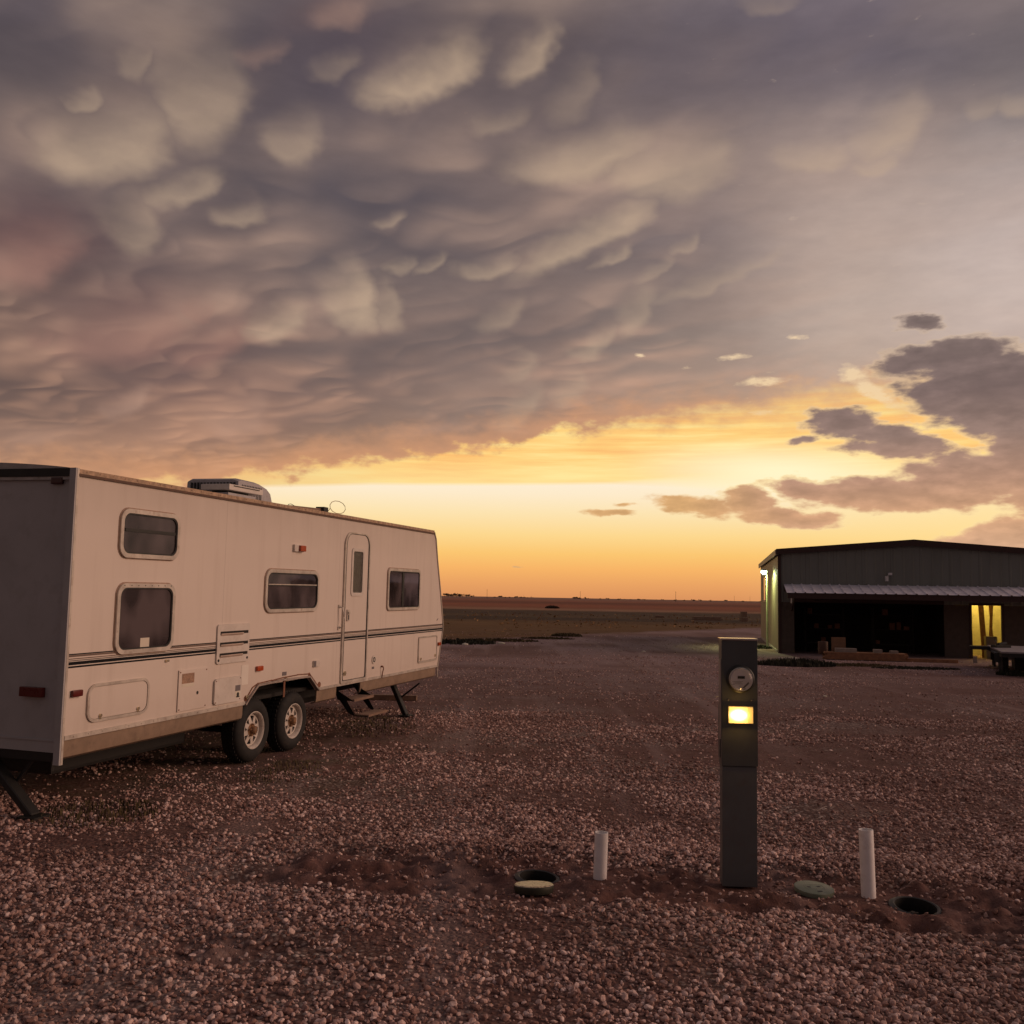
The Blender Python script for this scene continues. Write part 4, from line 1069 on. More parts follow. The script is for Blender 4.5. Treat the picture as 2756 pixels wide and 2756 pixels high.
def dome(s, pr): setp(s, pr, col=(1, 1, 1), rough=.02, trans=1.0, ior=1.4)
MB().lathe([(0, .082), (.055, .080), (.066, .070), (.070, .055), (.0715, .018)], Mt, 48).build('glass_cover', material('clear_dome', dome), f, smooth=True)
mb = MB().box(-.021, .023, -.0475, -.0462, 1.284, 1.301)
mb.build('display', M['gasket'], f)
mb = MB()
for z, a, b in ((1.250, -.045, .012), (1.243, -.04, .002), (1.236, -.045, .010), (1.222, -.012, .0)): mb.box(a, b, -.0472, -.0462, z + .0148, z + .0172)
mb.build('printed_lines', M['greydecal'], f)
MB().poly_prism([(.008, 1.229), (.045, 1.266), (.05, 1.256), (.02, 1.226)], 'y', -.0472, -.0462).build('printed_patch', M['greydecal'], f)
MB().lathe([(.074, .020), (.0745, .026), (.071, .027), (.070, .021)], Mt, 48).build('sealing_ring', simple('steel_ring', (.6, .56, .5), .25, metal=.8), f, smooth=True)
def lampmat(s, pr):
    co = s.n('ShaderNodeTexCoord').outputs['Object']
    l = s.mapping(co, loc=(-.012, -.02, 1.024), sc=(.072, .5, .045), typ='TEXTURE')
    g = s.n('ShaderNodeTexGradient', {0: l}, gradient_type='SPHERICAL').outputs[1]
    x, y, z = s.sep(co)
    side = s.mapr(x, .040, .046, 1, .42)
    setp(s, pr, col=(.8, .6, .3), rough=.3, emit=s.mix(s.mapr(g, .1, .7, 0, 1, 'SMOOTHSTEP'), (1.0, .60, .14), (1.0, .92, .62)), es=s.m('MULTIPLY', side, s.mapr(g, .0, .7, .95, 5.0)))
M['lamp'] = material('lamp_lens', lampmat)
f = MB().box(-.070, .078, -.034, -.001, .974, 1.074, .004).build('lamp_lens', M['lamp'], ped, loc=(0, 0, .032))
MB().ring([(-.074, .970), (.082, .970), (.082, 1.078), (-.074, 1.078)], [(-.0705, .9735), (.0785, .9735), (.0785, 1.0745), (-.0705, 1.0745)], 'y', -.014, -.001).build('lens_frame', simple('lens_frame_metal', (.35, .25, .12), .4, metal=.3), ped, loc=(0, 0, .032))
for x in (-.072, .074): MB().cyl((x, 0, 1.145), (x, -.004, 1.145), .0045, seg=8).build('rivet', M['chrome'], ped)
MB().tube([(-W2 - .004, .02, 1.17), (-W2 - .03, .01, 1.163), (-W2 - .045, .03, 1.158)], .002, seg=5).build('seal_wire', M['trimal'], ped)
ll = bpy.data.lights.new('pedestal_glow', 'POINT'); ll.shadow_soft_size = .02; ll.energy = .9; ll.color = (1, .55, .14)
lo = link(bpy.data.objects.new('pedestal_glow', ll), ped); lo.location = (-.008, -.062, 1.056)

# ------------------------------------------------------------------ risers and meter boxes
def pipe(x, y, hgt, tilt, label):
    o = MB().lathe([(.043, -.12), (.043, hgt - .004), (.0425, hgt), (.037, hgt), (.0365, hgt - .12), (0, hgt - .13)], None, 40).build('standpipe', M['pvc'], None, smooth=True, loc=(x, y, -.03), rot=tilt)
    return tag(o, label, 'pipe', 'white plastic riser pipes')
pipe(.603, 6.36, .285, (R(1), R(1.5), 0), 'short white plastic pipe rising from bare soil beside the left open meter box')
pipe(2.215, 6.07, .395, (R(-1), R(-1.2), 0), 'tall white plastic pipe standing between the green lid and the right open box')
def can(x, y, tilt, label):
    r = empty('meter_box', (x, y, -.050), 0, label, 'meter box', 'round meter boxes sunk in the soil')
    r.rotation_euler = tilt
    MB().lathe([(.118, -.24), (.118, .018), (.126, .022), (.150, .012), (.152, .002), (.126, -.01), (.125, -.24)], None, 40).build('barrel', M['gasket'], r, smooth=True)
    MB().lathe([(0, -.235), (.118, -.235)], None, 40).build('bottom_soil', M['dark'], r)
    v = MB().cyl((0, .03, -.23), (0, .03, -.03), .014, seg=12).cyl((0, .03, -.06), (0, -.015, -.06), .012, seg=12).cyl((-.03, .03, -.038), (.03, .03, -.038), .007, seg=8).build('valve', simple('valve_brass', (.10, .08, .06), .5, metal=.5), r, smooth=True)
    return r
can(HOLES[0][0], HOLES[0][1], (R(3), R(4), 0), 'open black meter box with a valve inside, behind the pale upturned lid')
can(HOLES[1][0], HOLES[1][1], (R(7), R(1), 0), 'open black meter box at the right, beyond the tall white pipe')
def lid_green(s, pr):
    co = s.n('ShaderNodeTexCoord').outputs['Object']
    ch = s.n('ShaderNodeTexChecker', {0: co, 'Scale': 140.0}).outputs[1]
    n = s.noise(co, 18.0, 4.0)
    c = s.mix(s.mapr(n, .4, .7), (.17, .21, .15), (.24, .26, .20))
    setp(s, pr, col=s.mix(s.m('MULTIPLY', ch, .25), c, (.10, .12, .09)), rough=.5, nrm=bump(s, ch, .4, .004))
M['lid'] = material('green_lid_plastic', lid_green)
l1 = MB().lathe([(0, .012), (.105, .012), (.118, .008), (.120, .0), (.118, -.018), (.108, -.022), (0, -.022)], None, 48).build('round_plate', M['lid'], None, smooth=True, loc=(1.90, 6.125, -.008), rot=(R(4.5), R(1.5), R(10)))
tag(l1, 'round green plastic lid lying flat between the pedestal and the tall white pipe', 'lid', 'lids of the meter boxes')
for a, b, c_, d in ((-.045, -.025, -.006, .008), (.02, .04, -.004, .010), (-.014, .014, -.082, -.066)): MB().box(a, b, c_, d, .0121, .0135).build('finger_slot', M['gasket'], l1)
MB().ring(rrect(-.062, .060, -.035, .035, .01), rrect(-.058, .056, -.031, .031, .008), 'z', .0121, .013).build('raised_border', M['lid'], l1)
def lid_sky_sheen(s, pr):
    co = s.n('ShaderNodeTexCoord').outputs['Object']
    n = s.noise(co, 30.0, 4.0, .6)
    v = s.vor(co, 22.0, feature='DISTANCE_TO_EDGE')
    c = s.mix(s.mapr(v, .0, .08), (.20, .14, .09), (.62, .52, .34))  # yellow sky reflection painted into the colour, cracks left dark
    c = s.mix(s.mapr(n, .5, .7, 0, .5), c, (.35, .26, .16))
    setp(s, pr, col=c, rough=.35, spec=.7, nrm=bump(s, n, .3, .004))
M['lidsheen'] = material('sky_sheen_plastic', lid_sky_sheen)
l2 = MB().lathe([(.100, .012), (.112, .012), (.121, .004), (.123, -.008), (.114, -.036), (.10, -.040), (0, -.040)], None, 48).build('round_plate', simple('dark_green_plastic', (.03, .032, .022), .5), None, smooth=True, loc=(.172, 6.045, .004), rot=(R(-7), R(-1), 0))
tag(l2, 'upturned round lid with a painted yellow sky sheen, lying in front of the left open box', 'lid', 'lids of the meter boxes')
MB().lathe([(0, .013), (.1, .0125), (.112, .0125), (.119, .007)], None, 48).build('lid_face', M['lidsheen'], l2, smooth=True)

# ------------------------------------------------------------------ metal workshop
SA = R(12.03)
shop = empty('metal_workshop', (9.179, 33.223, 0), -SA, 'long grey metal workshop with a low gable, lean-to awning and lit doorway', 'building')
def wallmat(name, colr, axis_='x'):
    def b(s, pr):
        co = s.n('ShaderNodeTexCoord').outputs['Object']
        x, y, z = s.sep(co)
        u_ = x if axis_ == 'x' else y
        st = s.noise(s.comb(s.m('MULTIPLY', u_, 2.5), s.m('MULTIPLY', z, .4), 0), 1.0, 4.0)
        c = s.mix(s.mapr(st, .35, .7, 0, .4), colr, tuple(v * .62 for v in colr))
        fr_ = s.m('FRACT', s.m('MULTIPLY', u_, 1 / .3))
        rib = s.m('PINGPONG', s.m('MULTIPLY', u_, 1 / .15), 1.0)
        seam = s.mapr(s.m('FRACT', s.m('MULTIPLY', u_, 1 / .915)), .965, .98)
        c = s.mix(s.m('MULTIPLY', seam, .45), c, tuple(v * .4 for v in colr))
        setp(s, pr, col=c, rough=.5, metal=.1, nrm=bump(s, s.mapr(rib, .72, .92, 0, 1, 'SMOOTHSTEP'), .8, .02))
    return material(name, b)
M['shopf'] = wallmat('workshop_front_sheet', (.185, .198, .185), 'x')
M['shops'] = wallmat('workshop_side_sheet', (.24, .20, .15), 'y')
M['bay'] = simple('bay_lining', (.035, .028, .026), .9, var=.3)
M['shoptrim'] = simple('brown_trim', (.045, .020, .018), .6, var=.2)
M['lower'] = simple('dark_lower_wall', (.085, .065, .055), .75, var=.25)
BW, BD = 8.76, 13.6
mb = MB().poly_prism([(0, 1.735), (BW, 1.735), (BW, 3.50), (BW / 2, 3.84), (0, 3.50)], 'y', 0, .06)
mb.build('gable_wall', M['shopf'], shop)
for a, b in ((0, .52), (5.29, 6.14), (7.04, BW)): MB().box(a, b, 0.001, .061, 0, 1.7345).build('front_wall', M['lower'], shop)
MB().box(0, .06, .062, BD, 0, 3.50).build('side_wall', M['shops'], shop)
MB().box(BW - .06, BW, .062, BD, 0, 3.50).build('side_wall', M['shops'], shop)
MB().poly_prism([(.061, 0), (BW - .061, 0), (BW - .061, 3.50), (BW / 2, 3.84), (.061, 3.50)], 'y', BD - .06, BD).build('rear_wall', M['shopf'], shop)
for sgn in (0, 1):
    mb = MB(); bm = mb.bm
    xs = (-.06, BW / 2) if sgn == 0 else (BW / 2, BW + .06)
    zz_ = (3.50, 3.845) if sgn == 0 else (3.845, 3.50)
    mb.poly_prism([(xs[0], zz_[0]), (xs[1], zz_[1]), (xs[1], zz_[1] + .05), (xs[0], zz_[0] + .05)], 'y', -.10, BD + .1)
    mb.build('roof_slope', M['shoptrim'], shop)
mb = MB().poly_prism([(-.07, 3.36), (BW / 2, 3.68), (BW + .07, 3.36), (BW + .07, 3.53), (BW / 2, 3.875), (-.07, 3.53)], 'y', -.125, -.1005)
mb.build('rake_trim', M['shoptrim'], shop)
MB().box(-.10, -.0605, -.09, BD + .1, 3.33, 3.52).build('eave_gutter', simple('pale_gutter', (.42, .36, .26), .5), shop)
MB().box(-.015, .09, -.03, -.001, 0, 3.36).build('corner_trim', M['shoptrim'], shop)
MB().box(-.03, -.001, .5, BD, .0, .07).build('foundation_edge', simple('concrete_edge', (.42, .36, .32), .85), shop)
# lean-to awning of ribbed sheet
M['awn'] = simple('galvanised_sheet', (.80, .76, .86), .45, metal=.12, var=.15, vscale=3, dirt=(.25, .22, .22), damt=.4)
AWO = 1.5
mb = MB(); bm = mb.bm
x = .18
prof = []
while x < BW + .35:
    prof += [(x, 0), (x + .235, 0), (x + .255, .028), (x + .29, .028), (x + .31, 0)]; x += .31
top = [bm.verts.new((u_, 0 - .001, 2.345 + h)) for u_, h in prof]; bot = [bm.verts.new((u_, -AWO, 2.045 + h)) for u_, h in prof]
for k in range(len(prof) - 1): bm.faces.new((top[k], top[k + 1], bot[k + 1], bot[k]))
awn = mb.build('awning', M['awn'], shop)
sm = awn.modifiers.new('thickness', 'SOLIDIFY'); sm.thickness = .006
MB().box(.2, BW + .3, -AWO + .03, -AWO + .08, 1.86, 2.035).build('awning_beam', M['shoptrim'], shop)
MB().box(.2, BW + .3, -.06, -.002, 2.10, 2.33).build('ledger', M['shoptrim'], shop)
MB().box(.42, .46, -AWO + .08, -.061, 1.88, 1.93).bar((.44, -AWO + .15, 1.88), (.44, -.02, 1.45), .04, .04).build('awning_bracket', M['shoptrim'], shop)
MB().box(.30, .34, -AWO + .0, -AWO + .029, 1.70, 1.86).build('bracket_end', simple('bright_bracket', (.6, .55, .5), .4, metal=.6), shop)
mb = MB(); mb.box(8.9, 9.0, -AWO + .03, -AWO + .13, 0, 1.86).build('awning_post', M['shoptrim'], shop)
# security light on the gable
f = MB().box(3.46, 3.56, -.10, -.001, 2.49, 2.66, .01).build('security_light', simple('white_fitting', (.62, .60, .60), .4), shop)
MB().box(3.55, 3.67, -.16, -.04, 2.69, 2.77, .012).bar((3.54, -.05, 2.66), (3.57, -.08, 2.70), .02, .02).build('lamp_head', simple('white_fitting_b', (.62, .60, .62), .4), f)
# window on the long side
f = MB().ring([(8.5, 1.72), (10.9, 1.72), (10.9, 2.88), (8.5, 2.88)], [(8.58, 1.80), (10.82, 1.80), (10.82, 2.80), (8.58, 2.80)], 'x', -.03, -.001).build('window', simple('pale_window_frame', (.62, .52, .36), .5), shop)
MB().box(-.012, -.001, 8.58, 10.82, 1.80, 2.80).build('pane', M['glass2'], f)
# dark bay behind the wide opening and the lit room behind the doorway
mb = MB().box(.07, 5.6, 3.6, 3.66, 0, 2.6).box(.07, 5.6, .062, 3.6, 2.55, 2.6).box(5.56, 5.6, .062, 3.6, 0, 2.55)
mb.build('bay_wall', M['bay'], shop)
M['lining'] = simple('yellow_lit_lining', (.72, .66, .48), .8, var=.12, vscale=2.5, dirt=(.4, .33, .2), damt=.5)
mb = MB().box(5.62, 8.66, 2.2, 2.26, 0, 2.5).box(5.62, 5.66, .062, 2.2, 0, 2.5).box(8.62, 8.66, .062, 2.2, 0, 2.5).box(5.66, 8.62, .062, 2.2, 2.46, 2.5)
mb.build('room_lining', M['lining'], shop)
MB().ring([(6.06, -.02), (7.12, -.02), (7.12, 1.80), (6.06, 1.80)], [(6.141, .0), (7.039, .0), (7.039, 1.733), (6.141, 1.733)], 'y', -.03, -.001).build('door_frame', M['shoptrim'], shop)
MB().box(.52, 5.29, -.02, -.001, 1.736, 1.86).build('bay_header', M['shoptrim'], shop)
pl = bpy.data.lights.new('room_lamp', 'POINT'); pl.energy = 60; pl.color = (1.0, .70, .14); pl.shadow_soft_size = .1
lo = link(bpy.data.objects.new('room_lamp', pl), shop); lo.location = (6.75, 1.35, 2.3)
def at_shop(o, x, y, z=0, rz=0):
    p = shop.matrix_basis if False else Matrix.Translation((9.179, 33.223, 0)) @ Matrix.Rotation(-SA, 4, 'Z')
    o.matrix_world = p @ Matrix.Translation((x, y, z)) @ Matrix.Rotation(rz, 4, 'Z')
    return o
# things in the lit doorway
for x0, x1, yb, lean, w_, lab in ((6.70, 6.66, .75, 0, .17, 'wide dark board standing upright in the lit doorway'), (6.80, 6.97, .55, 0, .09, 'narrow plank leaning to the right in the lit doorway'), (7.02, 6.93, .8, 0, .035, 'thin pole at the right edge of the lit doorway')):
    o = MB().bar((x0, yb, 0), (x1, yb + .25, 1.95), w_, .03).build('board', M['wood'], None)
    at_shop(o, 0, 0); tag(o, lab, 'board')
o = MB().box(-.17, .17, -.15, .15, 0, .72, .01).box(-.13, .13, -.152, -.1501, .5, .66).build('carton', simple('card_grey', (.26, .21, .14), .8), None); at_shop(o, 6.78, .34); tag(o, 'upright grey carton standing at the foot of the boards in the lit doorway', 'carton')
# lumber and boxes in front of the bay
def lumber(name, n, layers, L, w_, h, lab, x, y, rz=0, z=.0):
    r = empty(name, label=lab, cat='lumber'); at_shop(r, x, y, z, rz)
    rs = random.Random(int(L * 100))
    for j in range(layers):
        mb = MB()
        for i in range(n): 
            e = rs.uniform(-.06, .06)
            mb.box(e, L + e, i * (w_ + .006), i * (w_ + .006) + w_, j * (h + .004), j * (h + .004) + h, .003)
        mb.build('board_layer', M['wood'], r)
    return r
lumber('lumber_stack', 6, 5, 2.35, .09, .04, 'low stack of orange-brown boards in front of the dark workshop bay', 1.2, -3.2, R(0), .02)
lumber('timber_beam', 1, 1, 1.45, .14, .10, 'single long pale beam on the ground right of the lumber stack', 3.5, -3.1, R(-1), .0)
o = MB().box(0, .42, 0, .05, 0, .44, .004).build('plywood_sheet', simple('plywood', (.22, .12, .07), .8, var=.2), None); at_shop(o, 1.42, -2.75, .235); tag(o, 'upright brown plywood sheet standing on the left end of the lumber stack', 'plywood')
M['carton'] = simple('pale_carton', (.30, .25, .22), .8, var=.15)
for x, y, z, sx, sz, lab in ((1.50, -3.1, .235, .62, .12, 'long low grey box on the left half of the lumber stack'), (2.62, -3.1, .235, .24, .11, 'pale box on the middle of the lumber stack'), (3.10, -3.1, .235, .22, .08, 'small pale box at the right end of the lumber stack')):
    o = MB().box(0, sx, 0, .28, 0, sz, .006).box(.02, sx - .02, .12, .16, sz, sz + .003).build('box', M['carton'], None); at_shop(o, x, y, z); tag(o, lab, 'box')
o = MB().lathe([(.14, 0), (.15, .02), (.15, .36), (.14, .38), (.0, .38)], None, 20).build('bucket', simple('dim_bucket', (.09, .045, .03), .7), None, smooth=True); at_shop(o, 1.18, -2.6, .15); tag(o, 'dim reddish drum behind the left end of the lumber stack', 'drum')
o = MB().box(0, .66, 0, .12, 0, .09, .012).build('kerb_stone', simple('concrete_block', (.42, .38, .37), .8), None, loc=(8.02, 28.9, 0), rot=(0, 0, R(14))); tag(o, 'short pale concrete wheel stop near the corner of the workshop', 'wheel stop')
o = MB().box(0, .10, 0, .1, 0, .2, .01).build('can', M['carton'], None); at_shop(o, 5.55, -2.6, .0); tag(o, 'small pale can on the ground left of the flatbed trailer', 'can')

# yard lamp beside the long wall
lamp = empty('yard_lamp', label='tall slim yard lamp with a bright head beside the workshop side wall', cat='lamp post')
at_shop(lamp, -.34, 2.95)
M['post'] = simple('pale_post', (.42, .44, .30), .5)
MB().cyl((.11, 0, 0), (.11, 0, 2.80), .04, .032, seg=14).bar((.11, 0, 2.80), (.10, 0, 2.90), .05, .05).build('post', M['post'], lamp, smooth=True)
MB().cyl((.11, 0, 0), (.11, 0, .05), .11, seg=14).build('base_plate', M['post'], lamp)
f = MB().lathe([(.0, 2.89), (.125, 2.89), (.11, 2.92), (.04, 2.95), (0, 2.955)], None, 20).build('lamp_head', simple('lamp_housing', (.5, .5, .45), .4), lamp)
def glowm(s, pr): setp(s, pr, col=(.8, .8, .7), emit=(.75, 1.0, .62), es=14.0)
MB().lathe([(0, 2.74), (.05, 2.75), (.09, 2.79), (.105, 2.84), (.10, 2.889), (0, 2.8895)], None, 20).build('lamp_glass', material('lamp_glass_lit', glowm), f, smooth=True)
pl = bpy.data.lights.new('yard_lamp_light', 'SPOT'); pl.energy = 240; pl.color = (.85, 1.0, .38); pl.shadow_soft_size = .06; pl.spot_size = R(165); pl.spot_blend = .5
lo = link(bpy.data.objects.new('yard_lamp_light', pl), lamp); lo.location = (-.22, -.1, 2.78); lo.rotation_euler = (0, R(-28), 0)

# flatbed utility trailer at the right
fb = empty('flatbed_trailer', (12.25, 24.26, 0), R(-21.9), 'low flatbed utility trailer with a grey deck, parked right of the lit doorway', 'trailer')
MB().box(0, 2.6, 0, 4.2, .56, .60, .004).build('deck', simple('deck_grey', (.26, .23, .24), .55, var=.2), fb)
MB().box(0, .05, 0, 4.2, .46, .559).box(2.55, 2.6, 0, 4.2, .46, .559).box(.05, 2.55, 0, .05, .46, .559).box(.05, 2.55, 4.15, 4.2, .46, .559).build('deck_frame', M['black'], fb)
MB().box(-.50, -.001, 3.3, 3.9, .50, .59).build('folding_flap', M['black'], fb)
def small_wheel(y, x):
    Mt = Matrix.Translation((x, y, .27)) @ Matrix.Rotation(R(-90), 4, 'Y')
    t = MB().lathe([(.14, .03), (.16, .05), (.22, .05), (.265, .03), (.27, -.06), (.25, -.1), (.14, -.1)], Mt, 28).build('wheel', M['rubber'], fb, smooth=True)
    MB().lathe([(0, .02), (.05, .03), (.06, .0), (.13, .0), (.14, .03)], Mt, 20).build('rim', simple('dull_rim', (.12, .11, .11), .5), t, smooth=True)
small_wheel(.95, .12); small_wheel(1.6, .12); small_wheel(.95, 2.45); small_wheel(1.6, 2.45)
MB().poly_prism([(.6, .30), (.66, .54), (1.9, .54), (1.96, .30), (1.9, .30), (1.84, .50), (.72, .50), (.66, .30)], 'x', -.10, .045).build('fender', M['black'], fb)
for x, y in ((.1, 4.0), (.4, 3.4), (.06, 3.1)): MB().box(x, x + .06, y, y + .06, 0, .459).build('support_leg', M['black'], fb)
MB().box(0, 1.2, 2.7, 3.9, .0, .05).build('loading_ramp', M['oldwood'], fb)
MB().box(.5, 1.6, 2.2, 3.0, .05, .42, .02).build('tool_box', simple('dark_tool_box', (.05, .045, .042), .6), fb)
o = empty('grinder', (13.4, 26.6, .60), R(10), 'small dark machine with a thin lever standing on the flatbed trailer deck', 'machine')
MB().box(-.2, .25, -.12, .12, 0, .07, .01).cyl((-.05, 0, .07), (.18, 0, .10), .06, seg=14).build('body', M['black'], o)
MB().tube([(-.1, 0, .07), (-.16, 0, .22), (-.14, 0, .30)], .008, seg=6).build('lever', M['black'], o)

# ------------------------------------------------------------------ weeds, bushes
M['weed'] = simple('weed_leaf', (.024, .024, .013), .8, var=.4, vscale=8)
M['dryweed'] = simple('dry_weed_leaf', (.085, .060, .026), .85, var=.4, vscale=8)
M['farleaf'] = simple('far_leaf', (.050, .034, .022), .9, var=.4, vscale=2)
M['bark'] = simple('bark', (.045, .030, .022), .9)
def weed_mesh(rad, hgt, n, seed, lean=.5, wd=.02):
    rs = random.Random(seed); mb = MB(); bm = mb.bm
    for _ in range(n):
        a = rs.uniform(0, 6.283); r = rad * math.sqrt(rs.uniform(0, 1)); h = hgt * rs.uniform(.35, 1) * (1 - .5 * (r / rad) ** 2)
        x, y = r * math.cos(a), r * math.sin(a); b = rs.uniform(0, 6.283); w_ = wd * rs.uniform(.5, 1.4)
        tx, ty = x + math.cos(b) * h * lean * rs.uniform(.1, 1), y + math.sin(b) * h * lean * rs.uniform(.1, 1)
        mx, my = x * .6 + tx * .4, y * .6 + ty * .4
        px, py = -math.sin(b) * w_, math.cos(b) * w_
        v = [bm.verts.new(p) for p in ((x - px, y - py, -.02), (x + px, y + py, -.02), (mx + px * .9, my + py * .9, h * .6), (mx - px * .9, my - py * .9, h * .6), (tx, ty, h))]
        bm.faces.new((v[0], v[1], v[2], v[3])); bm.faces.new((v[3], v[2], v[4]))
    return mb
def weed(loc, rad, hgt, n, seed, mat_, lab, wd=.02, name='weed_clump', cat='weeds', group=None, sc=(1, 1, 1)):
    mb = weed_mesh(rad, hgt, n, seed, wd=wd)
    bmesh.ops.scale(mb.bm, vec=sc, verts=mb.bm.verts[:])
    o = mb.build(name, M[mat_], None, loc=loc)
    return tag(o, lab, cat, group)
weed((-2.1, 36.0, 0), 1.2, .22, 500, 1, 'weed', 'dark bushy weeds right behind the nose of the travel trailer', .04, sc=(1.3, .8, 1))
weed((-.4, 38.6, 0), 1.2, .14, 350, 2, 'dryweed', 'brown weed clump at the edge of the gravel, second from the trailer', .04, sc=(1.3, .7, 1))
weed((1.6, 41.3, 0), .8, .12, 250, 3, 'dryweed', 'low sparse weeds at the gravel edge in the middle of the view', .04, sc=(1.4, .6, 1))
weed((2.6, 44.5, 0), .7, .20, 400, 5, 'dryweed', 'small brown tuft at the far gravel edge', .04)
weed((7.9, 26.9, 0), .9, .26, 1300, 6, 'weed', 'dark green weeds growing at the front left corner of the workshop', .018, sc=(1.2, .6, 1))
weed((9.6, 27.2, 0), .8, .10, 700, 7, 'dryweed', 'low dry weeds in front of the lumber stack', .014, sc=(1.5, .5, 1))
weed((11.0, 26.4, 0), .8, .09, 600, 8, 'weed', 'low green weeds in front of the pale beam', .014, sc=(1.5, .5, 1))
weed((9.33, 36.3, 0), .45, .16, 900, 9, 'weed', 'grass tuft lit green at the foot of the yard lamp', .012)
weed((12.7, 24.6, 0), .4, .2, 400, 12, 'weed', 'weeds round the wheels of the flatbed trailer', .014)
weed((-3.2, 7.75, .0), .5, .07, 500, 10, 'dryweed', 'dry grass round the rear jack of the travel trailer', .006)
weed((-2.15, 9.6, .0), .6, .06, 700, 14, 'dryweed', 'thin dry grass along the side of the travel trailer behind the rear wheels', .005, sc=(.6, 1.3, 1))
weed((-1.75, 13.1, .0), .75, .05, 500, 11, 'dryweed', 'low grass growing under the steps of the travel trailer', .008, sc=(.7, 1.5, 1))
o = weed((6.9, 160, 0), 1.0, .55, 300, 20, 'farleaf', 'dark rounded bush alone in the far field', .25, name='bush', cat='bush')
# pale litter and stones lying far out on the gravel
def rock(loc, r, seed, lab, mat_='white'):
    bm_ = MB(); bmesh.ops.create_icosphere(bm_.bm, subdivisions=2, radius=r)
    for v in bm_.bm.verts: v.co = Vector((v.co.x * 1.4, v.co.y, v.co.z * .6)) * (1 + .4 * mnoise.noise(v.co / r * 1.3 + Vector((seed, 0, 0))))
    tag(bm_.build('rock', M[mat_], None, loc=loc), lab, 'rock', 'pale stones out on the gravel')
rock((-1.6, 34.8, .03), .085, 1, 'pale stone on the gravel nearest to the nose of the trailer')
rock((-.33, 36.1, .03), .095, 2, 'pale stone in front of the second weed clump')
rock((4.45, 32.3, .02), .05, 3, 'small white stone alone in the middle of the gravel yard')
rock((5.85, 18.1, .02), .028, 4, 'small white stone between the pedestal and the workshop')

# ------------------------------------------------------------------ horizon: trees, poles, sheds
def tree_mesh(seed, hgt):
    rs = random.Random(seed); mb = MB(); bm = mb.bm
    k_n = rs.randint(4, 7)
    for k in range(k_n):
        cx, cy, cz = rs.uniform(-.55, .55) * hgt, rs.uniform(-.4, .4) * hgt, hgt * rs.uniform(.42, .8); rr = hgt * rs.uniform(.16, .30)
        for _ in range(60):
            d = Vector((rs.gauss(0, 1), rs.gauss(0, 1), rs.gauss(0, .8))).normalized() * rr * rs.uniform(.5, 1.1)
            c = Vector((cx, cy, cz)) + d; s_ = hgt * rs.uniform(.03, .07)
            q_ = Matrix.Rotation(rs.uniform(0, 6), 3, 'X') @ Matrix.Rotation(rs.uniform(0, 6), 3, 'Z')
            bm.faces.new([bm.verts.new(c + q_ @ Vector(p) * s_) for p in ((-1, -.6, 0), (1, -.5, 0), (.8, .8, 0), (-.7, .7, 0))])
    return mb
protos = []
for k in range(4):
    r = empty('distant_tree', (0, 0, 0))
    c = tree_mesh(100 + k, 1.0).build('crown', M['farleaf'], r)
    tr_ = MB().tube([(0, 0, -.05), (.02, .01, .3), (-.01, 0, .62)], [.05, .04, .02], seg=6).build('trunk', M['bark'], r)
    protos.append(r)
used_p = set()
def put_tree(k, x, y, s_, rz, lab, group):
    src = protos[k]
    if k in used_p:
        r = src.copy(); link(r)
        for ch in list(src.children):
            if ch.name.startswith(('crown', 'trunk')):
                c = ch.copy(); link(c); c.parent = r
    else:
        r = src; used_p.add(k)
    r.location = (x, y, -.3); r.scale = (s_ * 1.5, s_ * 1.2, s_); r.rotation_euler = (0, 0, rz)
    tag(r, lab, 'tree', group)
rs = random.Random(12)
def azx(px, d): return math.tan(math.atan((px - 1378) / 2600.0)) * d
# (pixel columns only name the bearing; the trees stand 1.3 km out)
ORD = 'nearest second third fourth fifth sixth seventh eighth ninth tenth eleventh twelfth thirteenth fourteenth fifteenth sixteenth seventeenth eighteenth nineteenth twentieth twenty-first'.split()
lab_l = lambda k: ORD[k] + ' small dark horizon tree counted rightwards from the travel trailer nose'
lab_m = lambda k: ORD[k] + ' tiny tree from the left in the left middle horizon clump'
lab_n = lambda k: ORD[k] + ' tree from the left in the short dark clump at the middle pole'
lab_r = lambda k: ORD[k] + ' tiny scattered horizon tree counted rightwards from the middle pole to the workshop'
for b, hgt, lab, grp in ([(1172 + k * 9 + rs.uniform(-3, 3), rs.uniform(3.2, 6.2), lab_l(k), 'trees on the horizon beside the trailer') for k in range(13)] +
        [(1335 + k * 10 + rs.uniform(-4, 4), rs.uniform(2.0, 3.4), lab_m(k), 'trees in the middle of the horizon') for k in range(11)] +
        [(1545 + k * 8 + rs.uniform(-4, 4), rs.uniform(2.4, 4.2), lab_n(k), 'trees in the middle of the horizon') for k in range(5)] +
        [(1620 + k * 22 + rs.uniform(-8, 8), rs.uniform(1.8, 3.2), lab_r(k), 'trees on the horizon towards the workshop') for k in range(21)]):
    put_tree(rs.randrange(4), azx(b, 1300), 1300 + rs.uniform(-40, 40), hgt, rs.uniform(0, 6), lab, grp)
pole0 = None
M['pole'] = simple('pole_wood', (.06, .04, .03), .9)
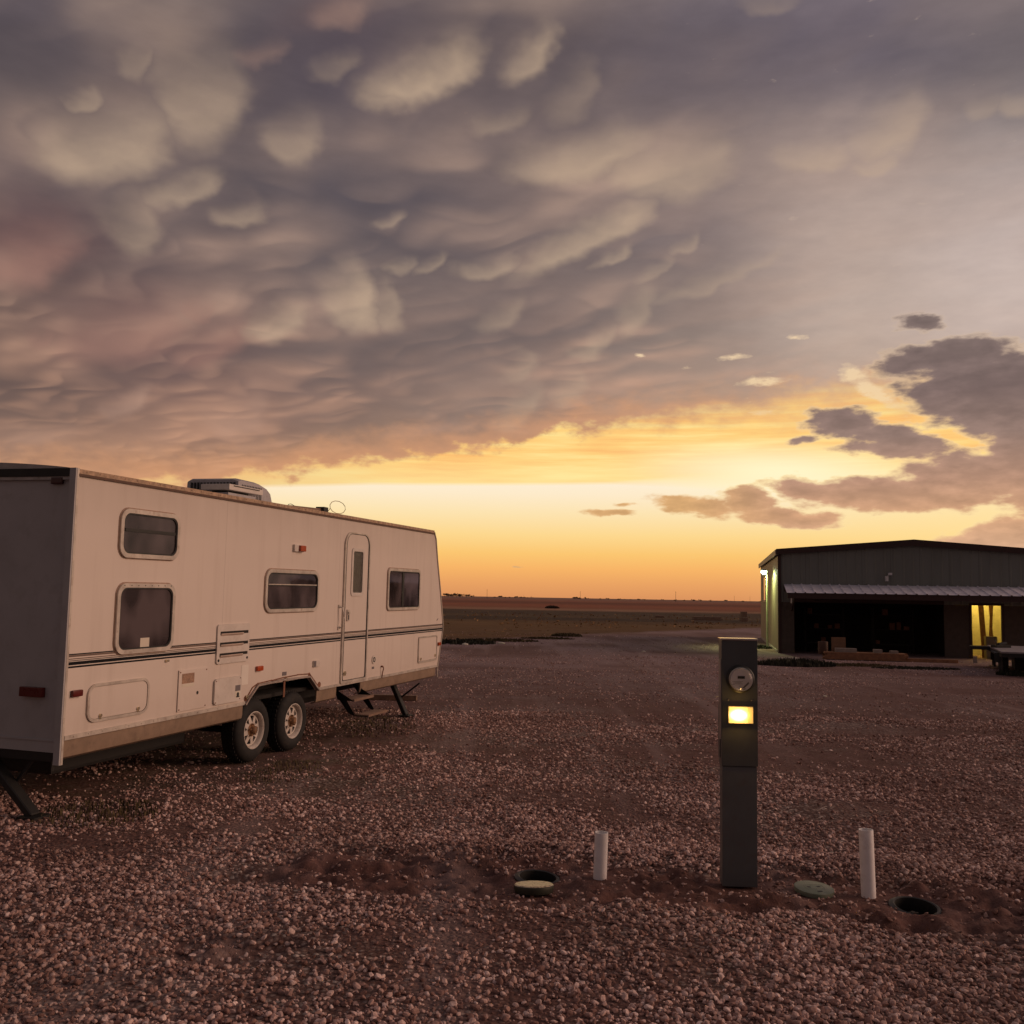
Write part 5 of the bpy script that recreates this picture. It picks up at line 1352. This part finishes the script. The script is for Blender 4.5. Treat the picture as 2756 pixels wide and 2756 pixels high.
for b, d, hgt, lab in ((1315, 900, 8.6, 'thin utility pole on the horizon, nearest to the travel trailer'), (1413, 1250, 5.0, 'short utility pole rising from the middle trees'), (1565, 1000, 9.0, 'thin utility pole left of the middle of the horizon'), (1821, 800, 8.8, 'darkest and tallest utility pole on the horizon'), (1978, 1100, 7.6, 'faint utility pole left of the workshop'), (2020, 1100, 7.0, 'faint utility pole closest to the workshop')):
    if pole0 is None:
        r = empty('utility_pole'); MB().cyl((0, 0, 0), (0, 0, 1), .018, .012, seg=8).build('shaft', M['pole'], r); MB().box(-.06, .06, -.008, .008, .93, .945).build('crossarm', M['pole'], r); pole0 = r
    else:
        r = pole0.copy(); link(r)
        for ch in list(pole0.children):
            c = ch.copy(); link(c); c.parent = r
    r.location = (azx(b, d), d, -.3); r.scale = (hgt, hgt, hgt); tag(r, lab, 'utility pole', 'utility poles on the horizon')
# dry grass tufts over the near field, beyond counting
rs = random.Random(77); mb = MB(); bm = mb.bm
for _ in range(5200):
    y = 40 + 75 * rs.random() ** 1.5; x = rs.uniform(-.35, .75) * y
    if y - (1.45 * x + 41.3) < 1.5 or mnoise.noise(Vector((x * .25, y * .10, 3))) < -.05: continue
    if x > 8 and y < 52: continue
    h = rs.uniform(.04, .15); w_ = h * rs.uniform(.8, 2.2)
    for q_ in range(3):
        a = rs.uniform(0, 6.28); ca, sa = math.cos(a) * w_ * .4, math.sin(a) * w_ * .4
        bm.faces.new([bm.verts.new(p) for p in ((x - ca, y - sa, -.12), (x + ca, y + sa, -.12), (x + ca * rs.uniform(.2, 1.4), y + sa, -.1 + h * rs.uniform(.5, 1)), (x - ca * rs.uniform(0, 1.2), y - sa, -.1 + h))])
tuft_m = simple('field_grass_blades', (.34, .20, .095), .9, var=.5, vscale=.6)
tag(mb.build('grass', tuft_m, None), kind='stuff')
# steel shelves standing in the dark bay
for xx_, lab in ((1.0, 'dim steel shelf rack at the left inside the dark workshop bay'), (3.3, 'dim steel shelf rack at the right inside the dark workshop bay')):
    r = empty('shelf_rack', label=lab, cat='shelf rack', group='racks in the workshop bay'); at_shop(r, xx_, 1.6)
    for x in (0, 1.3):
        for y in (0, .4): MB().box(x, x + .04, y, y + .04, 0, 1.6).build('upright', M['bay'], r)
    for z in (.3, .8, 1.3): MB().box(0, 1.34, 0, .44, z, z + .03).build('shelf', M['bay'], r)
    for k in range(5):
        z = rs.choice((.33, .83, 1.33)); x = .1 + k * .23
        MB().box(x, x + rs.uniform(.12, .2), .05, .3, z + .001, z + rs.uniform(.12, .3), .01).build('stored_box', M['rustedge'], r)
# low pallets and rails stored out by the field
for i, (x, y, w_, h, lab) in enumerate(((16.6, 88, 2.6, .35, 'long low dark stack far behind the yard, left of the workshop'), (20.3, 85, .5, .9, 'dark upright box far behind the yard beside the workshop wall'), (14.2, 95, .9, .28, 'small low dark stack far out in the field, left of the long one'))):
    o = MB().box(0, w_, 0, 1.0, 0, h * .45, .02).box(.05, w_ - .05, .05, .9, h * .5, h, .02).build('pallet_stack', M['oldwood'], None, loc=(x, y, -.1)); tag(o, lab, 'pallets')
